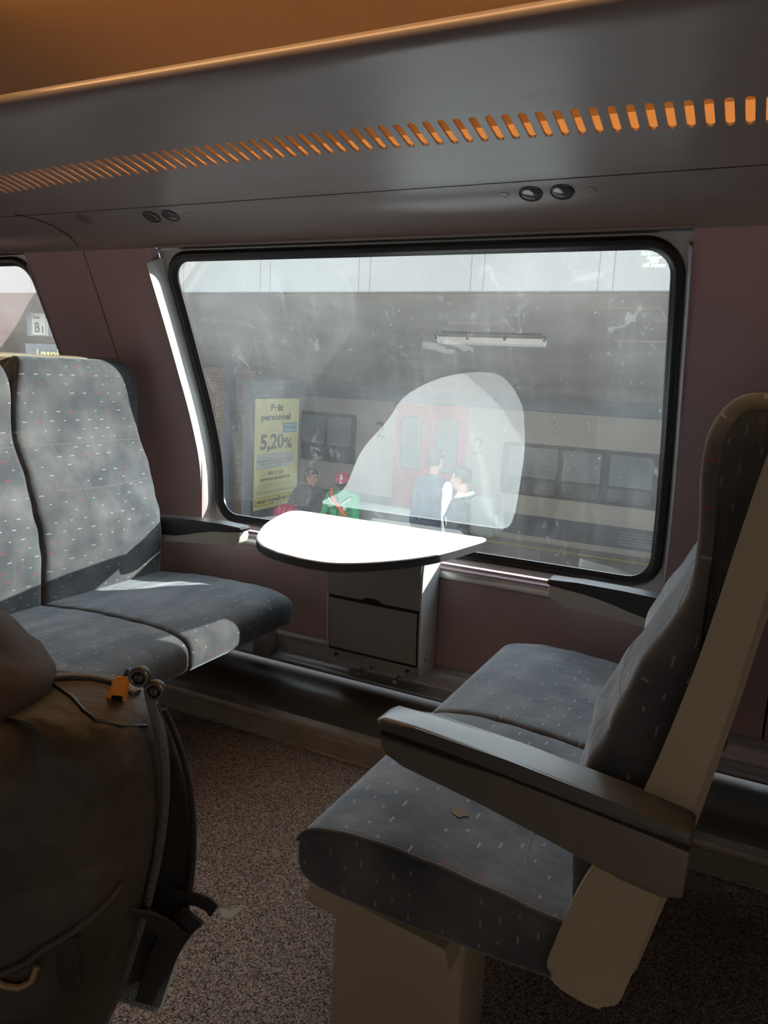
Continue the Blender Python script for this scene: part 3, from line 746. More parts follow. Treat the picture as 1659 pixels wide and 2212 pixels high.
# ------------------------------------------------------------------ folding table with waste bin below the window
TB = empty('window_table', (-1.08, 2.15, 0.30), 'white half-oval table with black edge on a grey bin casing under the window', 'table')
tp = catmull([(-1.13, 1.640), (-1.03, 1.622), (-.94, 1.640), (-.85, 1.735), (-.775, 1.885), (-.735, 2.09), (-.728, 2.15), (-.737, 2.185), (-.76, 2.195)], 6)
tp += catmull([(-1.39, 2.195), (-1.425, 2.19), (-1.442, 2.16), (-1.430, 2.085), (-1.385, 1.945), (-1.345, 1.86), (-1.284, 1.755), (-1.21, 1.680), (-1.13, 1.640)], 6)[:-1]
tp = [(p.x, p.y) for p in tp]
def inset(pts, d):
    n = len(pts); area = sum(pts[i][0] * pts[(i + 1) % n][1] - pts[(i + 1) % n][0] * pts[i][1] for i in range(n)); sg = 1 if area > 0 else -1
    o = []
    for i in range(n):
        t = Vector(pts[(i + 1) % n]) - Vector(pts[i - 1]); t.normalize(); o.append((pts[i][0] - sg * t.y * d, pts[i][1] + sg * t.x * d))
    return o
prism('edge_band', tp, 'Z', 0.696, 0.7175, mat('black_table_edge', (0.02, 0.02, 0.022), 0.35), TB, 0.004, 3)
prism('tabletop', inset(tp, 0.003), 'Z', 0.712, 0.720, WHITE, TB, 0.0025, 2)
# casing (side profile in Y,Z)
cas = [(2.195, .695), (2.088, .695), (2.072, .688), (2.064, .665), (2.060, .60), (2.060, .50), (2.064, .40), (2.074, .30), (2.080, .270), (2.195, .262)]
prism('bin_casing', cas, 'X', -1.222, -0.886, PEDL, TB, 0.006, 3)
def front_y(z):
    P = cas[3:9]
    for a, b in zip(P, P[1:]):
        if b[1] <= z <= a[1]: return a[0] + (b[0] - a[0]) * (z - a[1]) / (b[1] - a[1])
    return 2.08
def panel(name, x0, x1, z0, z1, mt, off, notch=None, th=0.006):
    prof = [(front_y(z0 + (z1 - z0) * k / 8) - off, z0 + (z1 - z0) * k / 8) for k in range(9)]
    return strip(name, prof, x0, x1, mt, th, TB)
panel('gap', -1.214, -0.892, .300, .492, SEAMB, 0.0015, th=0.001)
panel('upper_panel', -1.218, -0.892, .492, .690, PED, 0.004)
panel('bin_flap', -1.209, -0.897, .312, .481, PED, 0.006)
nt_ = [(-1.055 + 0.036 * math.cos(a), .4905 + 0.013 * math.sin(a)) for a in [math.pi * k / 12 for k in range(13)]]
prism('finger_notch', nt_, 'Y', front_y(.49) - 0.0060, front_y(.49) - 0.003, SEAMB, TB)
panel('base_lip', -1.220, -0.889, .272, .302, PED, 0.004)
for x in (-1.185, -0.925):
    cyl('screw', (x, 2.068, .287), (x, 2.0685 + 0.006, .287), 0.0055, RUBBER, TB, 16)
for x in (-1.095, -0.965):
    cyl('bolt', (x, 2.060, .243), (x, 2.15, .250), 0.007, CHROME, TB, 16, 0.002)
    cyl('bolt_collar', (x + .012, 2.10, .252), (x + .012, 2.16, .252), 0.013, SKIRT, TB, 16, 0.002)
for z, y, r in ((.335, 2.120, .004), (.318, 2.108, .006), (.312, 2.122, .004)):
    cyl('rivet', (-0.889, y, z), (-0.882, y, z), r, CHROME, TB, 12, 0.001)
# seat-to-wall bracket left of the table
o = box('wall_bracket', (-1.545, 2.10, .20), (-1.485, 2.168, .285), SKIRT, None, 0.008, 2); setp(o, 'small grey bracket joining the far seats to the wall skirting', 'bracket')

# ------------------------------------------------------------------ outside: platform, canopy, added dimming wall beyond the train's other side
PZ = -1.5
CONC = mat('weathered_concrete', (0.36, 0.345, 0.31), 0.85, var=0.18, vscale=1.2, bump=0.2, bscale=30)
CONCL = mat('pale_painted_concrete', (0.27, 0.275, 0.265), 0.8, var=0.08, vscale=1.5)
JOINT = mat('concrete_joint', (0.14, 0.14, 0.14), 0.9)
setp(box('trim_11', (-34, 3.2, PZ - 0.3), (16, 12.55, PZ), mat('platform_paving', (0.20, 0.185, 0.17), 0.85, var=0.25, vscale=2.5, bump=0.3, bscale=40)), kind='structure')
bpy.data.objects['trim_11'].name = 'platform_ground'
o = box('platform_edge_line', (-30, 12.05, PZ), (14, 12.17, PZ + 0.004), mat('faded_yellow_paint', (0.55, 0.42, 0.12), 0.8, var=0.3, vscale=10)); setp(o, kind='structure')
# canopy: fascia and sloping soffit
def soff(y): return 1.89 - 0.14 * (y - 6)
setp(prism('canopy_roof', [(6.16, soff(6.16)), (15.5, soff(15.5)), (15.5, soff(15.5) + .12), (6.16, soff(6.16) + .12)], 'X', -34, 16, CONC), kind='structure')
setp(box('canopy_fascia_beam', (-34, 6.0, 1.887), (16, 6.2, 2.46), CONCL), kind='structure')
bm = bmesh.new()
for x0 in (-3.357, -2.322, -1.302, -4.40, -5.43, -6.46, -0.25, 0.8, -7.5, -8.5, -9.5, -10.5):
    for x in (x0, x0 + 0.11): box_bm(bm, (x - 0.0025, 5.9985, 1.89), (x + 0.0025, 6.0, 2.46))
box_bm(bm, (-34, 5.9985, 1.885), (16, 6.0, 1.894))
setp(from_bm('fascia_joints', bm, JOINT), kind='structure')
for k, (xa, xb, ya, yb) in enumerate(((-2.96, -2.36, 7.11, 7.38), (-1.47, -0.90, 6.47, 6.93), (-1.49, -0.85, 7.80, 8.42), (-6.16, -5.58, 7.2, 7.77))):
    wh = ('just above the lamp', 'near the window\'s upper right corner', 'near the window\'s right edge, under the other plate', 'behind the seats\' side of the window')[k]
    o = prism('access_plate', [(ya, soff(ya)), (ya, soff(ya) - .022), (yb, soff(yb) - .022), (yb, soff(yb))], 'X', xa, xb, CONC, None, 0.003)
    setp(o, ('shallow concrete plate on the canopy underside, ' + ('directly above the fluorescent lamp' if k == 0 else 'upper of the two at the window\'s right edge' if k == 1 else 'lower of the two at the window\'s right edge' if k == 2 else 'left of the lamp by the window\'s left edge')), 'plate', 'concrete plates under the canopy')
# hanging fluorescent lamp
lx0, lx1, ly = -3.28, -2.10, 7.62; lz = soff(ly) - 0.02
FLP = empty('fluorescent_lamp', ((lx0 + lx1) / 2, ly, lz), 'long fluorescent lamp under the concrete canopy seen through the window', 'lamp')
box('housing', (lx0, ly - 0.04, lz - 0.035), (lx1, ly + 0.05, lz + 0.01), mat('lamp_housing_grey', (0.16, 0.16, 0.15), 0.5), FLP, 0.008)
prism('cover', [(ly - 0.055, lz - 0.03), (ly - 0.05, lz - 0.085), (ly - 0.02, lz - 0.105), (ly + 0.03, lz - 0.105), (ly + 0.055, lz - 0.08), (ly + 0.06, lz - 0.03)], 'X', lx0 + 0.015, lx1 - 0.015, mat('milky_lamp_cover', (0.80, 0.82, 0.78), 0.3), FLP, 0.006)
for x in (lx0 + 0.01, lx0 + 0.36, lx1 - 0.42, lx1 - 0.01):
    box('clip', (x - 0.012, ly - 0.066, lz - 0.055), (x + 0.012, ly - 0.05, lz + 0.0), RUBBER, FLP, 0.003)
for x in (lx0 + 0.03, lx1 - 0.03):
    box('bracket', (x - 0.02, ly - 0.02, lz - 0.01), (x + 0.02, ly + 0.02, soff(ly) + 0.01), CHROME, FLP, 0.003)
# unseen dark wall added beyond the carriage to cut light from the opposite windows
setp(box('wall_dimming_screen', (-30, -3.6, -3), (20, -3.2, 6.5), mat('dimming_wall_brown', (0.10, 0.075, 0.06), 0.9, var=0.2, vscale=3)), kind='structure')
setp(box('track_ground', (-34, -3.2, -3.0), (16, 20, -2.9), mat('ballast', (0.14, 0.125, 0.11), 0.95, var=0.3, vscale=20)), kind='structure')

# ------------------------------------------------------------------ the train on the other track
TY = 12.85
CREAM = mat('cream_train_paint', (0.50, 0.485, 0.42), 0.35, spec=0.5, var=0.03)
TRED = mat('red_train_door', (0.62, 0.04, 0.07), 0.35)
TBLUE = mat('navy_train_stripe', (0.02, 0.035, 0.075), 0.35)
TROOF = mat('blue_grey_train_roof', (0.13, 0.165, 0.21), 0.5)
TFR = mat('dark_window_surround', (0.025, 0.03, 0.04), 0.3)
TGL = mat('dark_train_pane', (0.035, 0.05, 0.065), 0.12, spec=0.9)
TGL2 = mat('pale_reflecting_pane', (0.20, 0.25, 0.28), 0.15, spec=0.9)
TRN = empty('train', (-6, TY + 1.4, -2.7), 'cream train with red doors and navy stripe standing across the platform', 'train')
body = prism('body', [(TY, -1.62), (TY, 0.55), (TY + .03, 0.70), (TY + 2.8, 0.70), (TY + 2.83, 0.55), (TY + 2.83, -1.62)], 'X', -26, 6, CREAM, TRN)
strip('roof', catmull([(TY + .02, 0.69), (TY - .02, 0.72), (TY + .0, 0.80), (TY + .10, 0.94), (TY + .4, 1.10), (TY + 1.4, 1.22), (TY + 2.4, 1.10), (TY + 2.8, .7)], 5), -26, 6, TROOF, parent=TRN)
box('stripe', (-26, TY - .012, -1.46), (6, TY + .01, -1.10), TBLUE, body)
box('underframe', (-26, TY + .15, -2.5), (6, TY + 2.7, -1.6), RUBBER, TRN)
strip('mid_rib', [(TY + .0, -.30), (TY - .006, -.31), (TY - .006, -.32), (TY, -.33)], -26, -9, CREAM, parent=body)
for x0 in (-6.27, -14.5):
    for k in (0, 1):
        xa = x0 + k * 0.71; D = box('door', (xa + .004, TY - .03, -1.42), (xa + .706, TY + .02, 0.685), TRED, TRN, 0.012)
        wf = prism('window_seal', [(xa + .355 + a, -0.035 + b) for a, b in rrect(.215, .49, .09)], 'Y', TY - .036, TY - .028, RUBBER, D)
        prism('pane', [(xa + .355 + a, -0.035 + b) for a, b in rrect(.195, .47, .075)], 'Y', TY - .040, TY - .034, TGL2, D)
    text('lettering', '2', (x0 - .42, TY - .004, .02), .42, mat('grey_numeral', (0.22, 0.23, 0.23), 0.5) if 'grey_numeral' not in bpy.data.materials else bpy.data.materials['grey_numeral'], body, (1, 0, 0), (0, 0, 1), 0.004)
    text('lettering', '2', (x0 + 1.55, TY - .004, -.12), .42, bpy.data.materials['grey_numeral'], body, (1, 0, 0), (0, 0, 1), 0.004)
def twin(x0, x1, z0, z1, panes, sash=True):
    Wd = prism('window', [((x0 + x1) / 2 + a, (z0 + z1) / 2 + b) for a, b in rrect((x1 - x0) / 2, (z1 - z0) / 2, .07)], 'Y', TY - .02, TY + .01, TFR, TRN, 0.004)
    for a, b in panes:
        zt = z1 - .07; zm = z0 + (z1 - z0) * .36 if sash else z0 + .07
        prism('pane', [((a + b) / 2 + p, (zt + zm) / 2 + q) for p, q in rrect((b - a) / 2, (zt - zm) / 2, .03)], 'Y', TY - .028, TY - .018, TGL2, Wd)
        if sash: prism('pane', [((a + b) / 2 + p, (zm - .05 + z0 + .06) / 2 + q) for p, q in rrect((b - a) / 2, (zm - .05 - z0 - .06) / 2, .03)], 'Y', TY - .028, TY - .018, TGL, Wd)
twin(-8.42, -7.10, -.56, .40, ((-8.32, -7.80), (-7.74, -7.22)))
twin(-10.4, -9.1, -.56, .40, ((-10.3, -9.78), (-9.72, -9.2)))
twin(-4.15, 4.5, -.76, .15, ((-4.03, -3.18), (-3.08, -2.45), (-2.30, -1.62), (-1.5, -.4), (-.3, .9), (1.0, 2.3)), True)
# louvre on the stripe
for k in range(5): box('louvre', (-2.05, TY - .022, -1.40 + k * .05), (-1.45, TY - .010, -1.375 + k * .05), TROOF, body)

# ------------------------------------------------------------------ brick pillar and steel post at the far end
BR, nt, b = new_mat('orange_brick')
bt = nt.nodes.new('ShaderNodeTexBrick'); bt.inputs['Color1'].default_value = (0.42, 0.27, 0.17, 1); bt.inputs['Color2'].default_value = (0.34, 0.2, 0.13, 1); bt.inputs['Mortar'].default_value = (0.18, 0.16, 0.14, 1)
bt.inputs['Scale'].default_value = 4.6; tcx = nt.nodes.new('ShaderNodeTexCoord'); mpx = nt.nodes.new('ShaderNodeMapping'); mpx.inputs['Rotation'].default_value = (math.radians(90), 0, 0)
nt.links.new(tcx.outputs['Object'], mpx.inputs[0]); nt.links.new(mpx.outputs[0], bt.inputs[0]); nt.links.new(bt.outputs[0], b.inputs['Base Color']); b.inputs['Roughness'].default_value = 0.9
o = box('brick_pillar', (-9.5, 10.9, PZ), (-8.50, 11.5, soff(11.2)), BR); setp(o, 'orange brick pillar behind the poster stand, at the window\'s left edge', 'pillar')
o = box('steel_post', (-8.50, 10.6, PZ), (-8.36, 10.75, soff(10.6)), TROOF, None, 0.01); setp(o, 'grey steel post between the brick pillar and the poster stand', 'post')
setp(box('wall_station', (-22, 15.6, -3), (16, 15.9, 3.2), mat('station_wall', (0.30, 0.27, 0.22), 0.9, var=0.2, vscale=1)), kind='structure')
setp(box('wall_station_end', (-20.2, 4.2, PZ), (-20, 12.5, 3.2), CONCL), kind='structure')

# ------------------------------------------------------------------ advertising stand with the yellow loan poster
PX = -6.90
INK = mat('poster_ink', (0.13, 0.12, 0.09), 0.7); INKL = mat('pale_poster_ink', (0.42, 0.41, 0.25), 0.7)
AD = empty('advertising_stand', (PX, 9.93, PZ), 'grey upright stand with yellow loan poster behind the two seated men', 'poster stand')
SG = mat('stand_grey', (0.13, 0.15, 0.17), 0.45)
box('cabinet', (PX - .16, 9.25, -1.12), (PX - .012, 10.60, 1.02), SG, AD, 0.02)
box('foot', (PX - .14, 9.35, PZ), (PX - .03, 10.50, -1.12), SG, AD, 0.01)
box('side_rail', (PX - .02, 10.53, -1.05), (PX + .01, 10.60, .95), SG, AD, 0.006)
box('side_rail', (PX - .02, 9.25, -1.05), (PX + .01, 9.33, .95), SG, AD, 0.006)
po = box('poster', (PX - .014, 9.335, -.965), (PX, 10.525, .735), mat('yellow_poster_paper', (0.80, 0.76, 0.34), 0.6, var=0.05, vscale=2), AD)
def pt(s, y, z, size, m_=INK, bold=0.0, sx=1.0, par=None, al='CENTER', rise=0.0, off=0.003):
    return text('lettering', s, (PX + off, y, z), size, m_, par or po, (0, 1, rise), (0, 0, 1), bold, al, 0.0006, sx)
def pf(t, y0, y1, z0, z1, m_=INK, bold=0.0, par=None, off=0.003):
    """print fitted into a rectangle of the poster"""
    o = text('lettering', t, (0, 0, 0), 1.0, m_, par or po, (1, 0, 0), (0, 1, 0), bold, 'LEFT', 0.0)
    vs = o.data.vertices; xs = [v.co.x for v in vs]; ys = [v.co.y for v in vs]
    for v in vs:
        v.co = Vector((PX + off, y0 + (v.co.x - min(xs)) / (max(xs) - min(xs)) * (y1 - y0), z0 + (v.co.y - min(ys)) / (max(ys) - min(ys)) * (z1 - z0)))
    return o
pf('Prêt', 9.747, 10.08, .545, .655, bold=.03)
pf('personnel', 9.495, 10.285, .375, .512, bold=.03)
pf('Pour tous', 9.75, 10.00, .235, .275, INKL)
pf('5,20', 9.485, 10.115, -.085, .20, bold=.035)
pf('%', 10.13, 10.345, -.05, .122, bold=.02)
ob = prism('offer_box', [(10.055, .20), (10.475, .20), (10.475, .357), (10.055, .357), (10.085, .28)], 'X', PX, PX + .003, mat('teal_print', (0.12, 0.36, 0.40), 0.6), po)
PWH = mat('white_print', (0.75, 0.8, 0.75), 0.6)
pf('de 5.000 jusqu\'à', 10.13, 10.46, .290, .340, PWH, bold=.01, par=ob, off=.005); pf('15.000 EUR inclus', 10.12, 10.46, .218, .272, PWH, bold=.02, par=ob, off=.005)
tb = box('terms_box', (PX, 9.40, -.345), (PX + .002, 10.39, -.10), mat('pale_blue_print', (0.60, 0.63, 0.55), 0.6), po)
for i, (t, ya_, yb_) in enumerate((('Prêt à tempérament', 9.68, 10.08), ('Montant du crédit remboursable en 24 mois', 9.55, 10.25), ('Mensualité 219,31 euros, taux débiteur fixe', 9.42, 10.37), ('*TAEG : taux annuel effectif global = 5,20%', 9.50, 10.31), ('Montant total dû : fixe', 9.64, 10.20))):
    pf(t, ya_, yb_, -.145 - i * .044, -.112 - i * .044, INK if i in (2, 3) else INKL, bold=.012 if i in (2, 3) else 0, par=tb, off=.004)
pf('0800 25 026', 9.695, 10.11, -.442, -.385, bold=.015); pf('Tel.', 9.58, 9.66, -.44, -.395, INKL)
pf('www.europabank.be', 9.49, 10.305, -.545, -.465, bold=.02)
for i, z in enumerate((-.578, -.598, -.620)): pf('Sous réserve d\'acceptation de votre dossier. Prêteur responsable, siège social en Belgique, RPM 400 028 394.', 9.427, 10.36, z - .008, z + .006, INKL)
pf('Attention, emprunter de l\'argent coûte aussi de l\'argent.', 9.40, 10.40, -.745, -.665, INKL)
Lg = prism('name_frame', [(9.375, -.905), (10.375, -.905), (10.44, -.780), (9.395, -.780)], 'X', PX, PX + .003, INK, po)
prism('name_field', [(9.386, -.898), (10.368, -.898), (10.428, -.787), (9.404, -.787)], 'X', PX + .002, PX + .005, mat('bright_yellow_print', (0.85, 0.75, 0.12), 0.6), Lg)
pf('europabank', 9.415, 10.40, -.893, -.792, bold=.03, par=Lg, off=.007)
pf('Clear Channel', 9.40, 9.70, .77, .81, mat('pale_grey_print', (.5, .52, .5), .6), off=-.011, par=AD)

# ------------------------------------------------------------------ hanging zone sign and destination display
ZB = empty('zone_sign', (-7.66, 6.35, 1.55), 'square white zone B1 sign hanging above the left seats, outside the small window', 'sign')
HGR = mat('hanger_grey', (0.16, 0.19, 0.21), 0.5)
box('back_plate', (-8.08, 6.38, 1.43), (-7.60, 6.44, 1.76), HGR, ZB, 0.006)
for x in (-7.98, -7.70):
    cyl('hanger', (x, 6.41, 1.74), (x, 6.41, soff(6.41) + .05), .012, HGR, ZB, 10)
zp = box('sign_face', (-7.98, 6.36, 1.440), (-7.705, 6.382, 1.705), mat('sign_white', (0.62, 0.62, 0.56), 0.5), ZB, 0.003)
text('lettering', 'Zone', (-7.945, 6.356, 1.635), .055, INK, zp, (1, 0, 0), (0, 0, 1), 0.0008)
text('lettering', 'B', (-7.92, 6.356, 1.48), .165, INK, zp, (1, 0, 0), (0, 0, 1), 0.004)
text('lettering', '1', (-7.805, 6.356, 1.475), .11, INK, zp, (1, 0, 0), (0, 0, 1), 0.003)
bm = bmesh.new()
pth = [Vector((-7.843 + a, 6.357, 1.572 + b_)) for a, b_ in rrect(.122, .128, .03)]
sweep(bm, pth, circ(.0025, 6), True, [Vector((0, 1, 0))] * len(pth)); from_bm('border', bm, INK, zp)
DB = empty('destination_display', (-7.3, 6.45, 1.25), 'dark display board with yellow dot letters hanging below the zone sign', 'display')
box('case', (-8.12, 6.38, 1.02), (-5.9, 6.62, 1.35), mat('display_navy', (0.02, 0.035, 0.055), 0.35), DB, 0.01)
LEDM = mat('yellow_dot_letters', (0.9, 0.9, 0.2), 0.5, emit=(0.85, 1.0, 0.15), estr=2.2)
GLY = {'L': ['10000', '10000', '10000', '10000', '10000', '10000', '11111'], 'o': ['00000', '00000', '01110', '10001', '10001', '10001', '01110'], 'u': ['00000', '00000', '10001', '10001', '10001', '10011', '01101'],
       'v': ['00000', '00000', '10001', '10001', '10001', '01010', '00100'], 'a': ['00000', '00000', '01110', '00001', '01111', '10001', '01111'], 'i': ['00100', '00000', '01100', '00100', '00100', '00100', '01110'], 'n': ['00000', '00000', '10110', '11001', '10001', '10001', '10001']}
bm = bmesh.new(); X = -7.905
for ch in 'Louvain':
    for r, row in enumerate(GLY[ch]):
        for c_, v in enumerate(row):
            if v == '1': box_bm(bm, (X + c_ * .0105, 6.374, 1.272 - r * .0155), (X + c_ * .0105 + .0099, 6.379, 1.272 - r * .0155 + .0135))
    X += .0645
from_bm('lettering', bm, LEDM, DB)

# ------------------------------------------------------------------ bench on the platform
PB = empty('platform_bench', (-4.7, 9.4, PZ), 'long pale metal bench on the platform, carrying the two seated men', 'bench')
BM_ = mat('pale_bench_metal', (0.52, 0.56, 0.56), 0.4, 0.2)
prism('backrest', [(9.52, -.66), (9.545, -.655), (9.60, -.90), (9.575, -.905)], 'X', -6.35, -3.62, BM_, PB, 0.008)
prism('seat', [(9.05, -1.06), (9.05, -1.03), (9.50, -1.045), (9.50, -1.075)], 'X', -6.35, -3.62, BM_, PB, 0.01)
strip('top_rail', [(9.50, -.645), (9.53, -.63), (9.56, -.645)], -6.35, -3.30, BM_, 0.02, PB)
for x in (-6.2, -4.9, -3.75):
    prism('leg', [(9.15, PZ), (9.20, PZ), (9.25, -1.06), (9.55, -1.07), (9.60, -.70), (9.63, -.70), (9.58, -1.10), (9.55, PZ), (9.60, PZ), (9.60, PZ + .02), (9.15, PZ + .02)][0:4] + [(9.62, -.70), (9.65, -.70), (9.60, -1.12), (9.40, -1.12), (9.42, PZ)], 'X', x - .025, x + .025, SG, PB)

# ------------------------------------------------------------------ people on the platform
def capsule(bm, p0, p1, r0, r1, n=14):
    p0 = Vector(p0); p1 = Vector(p1); d = p1 - p0; L = d.length
    q = (d if L > 1e-6 else Vector((0, 0, 1))).to_track_quat('Z', 'Y'); rings = []
    for k in range(5):
        a = -math.pi / 2 + math.pi / 2 * k / 4; rings.append((r0 * math.sin(a), max(r0 * math.cos(a), 1e-4)))
    for k in range(5):
        a = math.pi / 2 * k / 4; rings.append((L + r1 * math.sin(a), max(r1 * math.cos(a), 1e-4)))
    R = [[bm.verts.new(p0 + q @ Vector((r * math.cos(2 * math.pi * i / n), r * math.sin(2 * math.pi * i / n), z))) for i in range(n)] for z, r in rings]
    for A, B in zip(R, R[1:]):
        for i in range(n): bm.faces.new((A[i], A[(i + 1) % n], B[(i + 1) % n], B[i]))
    bm.faces.new(R[0][::-1]); bm.faces.new(R[-1])
def blend_body(name, prims, mats, parent, voxel=0.009, smooth=6):
    """one continuous skin around tapered limbs; each face takes the material of the limb beneath it"""
    bm = bmesh.new()
    for p0, p1, r0, r1, mi in prims: capsule(bm, p0, p1, r0, r1)
    bmesh.ops.recalc_face_normals(bm, faces=bm.faces)
    me = bpy.data.meshes.new(name + '_tmp'); bm.to_mesh(me); bm.free()
    o = bpy.data.objects.new(name + '_tmp', me); C.objects.link(o)
    md = o.modifiers.new('r', 'REMESH'); md.mode = 'VOXEL'; md.voxel_size = voxel
    sm = o.modifiers.new('s', 'SMOOTH'); sm.iterations = smooth; sm.factor = 0.4
    bpy.context.view_layer.update()
    m2 = bpy.data.meshes.new_from_object(o.evaluated_get(bpy.context.evaluated_depsgraph_get())); m2.name = name
    bpy.data.objects.remove(o)
    P = [(Vector(a), Vector(b), r0, r1, mi) for a, b, r0, r1, mi in prims]
    idx = []
    for f in m2.polygons:
        c = f.center; best = (1e9, 0)
        for a, b, r0, r1, mi in P:
            ab = b - a; l2 = ab.length_squared; t = 0 if l2 < 1e-9 else max(0, min(1, (c - a).dot(ab) / l2))
            dd = (c - (a + ab * t)).length - (r0 + (r1 - r0) * t)
            if dd < best[0]: best = (dd, mi)
        idx.append(best[1])
    m2.materials.clear()
    ob = link_mesh(name, m2, mats, parent, True)
    m2.polygons.foreach_set('material_index', idx)
    return ob
SKIN = mat('skin', (0.42, 0.25, 0.18), 0.55, spec=0.3); SKIND = mat('brown_skin', (0.16, 0.085, 0.055), 0.5, spec=0.3)
HAIR = mat('black_hair', (0.018, 0.016, 0.016), 0.6, bump=0.5, bscale=120)
def head_prims(hc, hf, hu, skin=0, dark=3):
    hc = Vector(hc); hf = Vector(hf).normalized(); hu = Vector(hu); hu = (hu - hf * hu.dot(hf)).normalized(); hr = hf.cross(hu)
    L = lambda f, r, u: hc + hf * f + hr * r + hu * u
    pr = [(L(-.018, 0, .035), L(.018, 0, .035), .078, .074, skin), (L(-.01, 0, -.005), L(.03, 0, -.01), .070, .064, skin),
          (L(.045, -.018, -.065), L(.045, .018, -.065), .035, .035, skin), (L(.055, -.008, -.093), L(.055, .008, -.093), .02, .02, skin),
          (L(.092, 0, .012), L(.108, 0, -.022), .008, .012, skin), (L(.085, -.032, .022), L(.085, .032, .022), .012, .012, skin),
          (L(.086, -.04, .032), L(.092, -.014, .032), .006, .006, dark), (L(.086, .04, .032), L(.092, .014, .032), .006, .006, dark),
          (L(.086, -.03, .012), L(.087, -.03, .012), .008, .008, dark), (L(.086, .03, .012), L(.087, .03, .012), .008, .008, dark),
          (L(.088, -.018, -.052), L(.088, .018, -.052), .009, .009, skin),
          (L(-.005, -.078, .012), L(-.01, -.080, -.02), .014, .010, skin), (L(-.005, .078, .012), L(-.01, .080, -.02), .014, .010, skin)]
    return pr, L
def hair(L, parent, hf, low=-0.03, front=0.055, mt=None, scale=1.0):
    bm = bmesh.new(); bmesh.ops.create_uvsphere(bm, u_segments=28, v_segments=20, radius=1)
    kill = []
    for v in bm.verts:
        f, r, u = v.co.x, v.co.y, v.co.z
        nz = 1 + 0.05 * math.sin(f * 23 + r * 17) * math.sin(u * 19)
        F_, R_, U_ = f * .108 * nz * scale - .006, r * .089 * nz * scale, u * .098 * nz * scale + .032
        if (F_ > .045 and U_ < front + .02) or (F_ > -.02 and U_ < .02 and abs(R_) > .05) or U_ < low: kill.append(v)
        v.co = L(F_, R_, U_)
    bmesh.ops.delete(bm, geom=kill, context='VERTS')
    r = bmesh.ops.solidify(bm, geom=bm.faces[:], thickness=0.012)
    return from_bm('hair', bm, mt or HAIR, parent)
def arm_prims(sh, el, wr, mi, hand_dir=None, skin=0, thick=1.0, curl=0.6, side=1):
    sh, el, wr = Vector(sh), Vector(el), Vector(wr)
    pr = [(sh, el, .058 * thick, .047 * thick, mi), (el, wr, .047 * thick, .035 * thick, mi)]
    d = Vector(hand_dir).normalized() if hand_dir else (wr - el).normalized()
    up = Vector((0, 0, 1)) if abs(d.z) < .8 else Vector((0, 1, 0))
    s = d.cross(up).normalized() * side; n = s.cross(d).normalized()
    pm = wr + d * .09
    pr += [(wr, wr + d * .03, .027, .027, skin)]
    for k, off in enumerate((-.03, -.010, .010, .03)):
        ln = (.062, .078, .074, .055)[k]
        pr.append((wr + d * .02 + s * off * .5, pm + s * off, .017, .012, skin))
        a = pm + s * off; b_ = a + (d * math.cos(curl * .5) - n * math.sin(curl * .5)) * ln * .55; c_ = b_ + (d * math.cos(curl * 1.6) - n * math.sin(curl * 1.6)) * ln * .5
        pr += [(a, b_, .0095, .009, skin), (b_, c_, .009, .0075, skin)]
    t0 = wr + d * .025 - s * .022; t1 = t0 + (d * .6 - s * .7).normalized() * .045
    pr += [(t0, t1, .014, .010, skin), (t1, t1 + (d * .85 - s * .2 - n * .2).normalized() * .03, .010, .008, skin)]
    return pr
def legs_seated(x, hy, hz, ky, fz, mi, shoe, spread=.11, fd=-1):
    pr = []
    for s in (-1, 1):
        hip = Vector((x + s * .09, hy, hz)); kn = Vector((x + s * (spread + .03), ky, hz + .03)); an = Vector((x + s * (spread + .03), ky + fd * -.04, fz + .09))
        pr += [(hip, kn, .088, .062, mi), (kn, an, .058, .042, mi), (an + Vector((0, .03, -.045)), an + Vector((0, fd * .16, -.052)), .038, .032, shoe)]
    return pr
# --- seated man in the green jacket
GX, GY = -5.35, 9.36
G = empty('person', (GX, GY, PZ), 'seated person in green sports jacket, orange strap and red cap, looking down', 'person', 'people waiting on the platform')
GREENJ = mat('green_track_jacket', (0.02, 0.42, 0.16), 0.45, sheen=0.2); JEANS = mat('dark_blue_jeans', (0.03, 0.04, 0.07), 0.8); SHOE = mat('dark_shoe', (0.03, 0.03, 0.03), 0.6); DARKM = mat('dark_facial_hair', (0.02, 0.015, 0.012), 0.7)
hz = -.93
hp, GLc = head_prims((GX + .03, GY - .07, -.335), (.35, -.80, -.42), (0, -.2, 1))
pr = hp + [((GX, GY - .02, -.50), (GX + .02, GY - .05, -.40), .058, .055, 0),
     ((GX - .10, GY + .02, hz), (GX + .10, GY + .02, hz), .12, .12, 2), ((GX - .08, GY + .01, -.80), (GX + .08, GY + .01, -.80), .125, .125, 1),
     ((GX - .10, GY, -.64), (GX + .10, GY, -.64), .135, .135, 1), ((GX - .155, GY, -.545), (GX + .155, GY, -.545), .078, .078, 1), ((GX, GY - .01, -.52), (GX + .01, GY - .02, -.475), .085, .075, 1)]
pr += arm_prims((GX - .20, GY, -.56), (GX - .27, GY - .10, -.83), (GX - .10, GY - .34, -.86), 1, (.8, -.5, -.1), thick=1.2)
pr += arm_prims((GX + .20, GY, -.56), (GX + .27, GY - .10, -.83), (GX + .10, GY - .34, -.86), 1, (-.8, -.5, -.1), thick=1.2, side=-1)
pr += legs_seated(GX, GY, hz, GY - .46, PZ, 2, 4)
gb = blend_body('body', pr, [SKIND, GREENJ, JEANS, DARKM, SHOE], G)
hair(GLc, gb, None, low=-.02, front=.07)
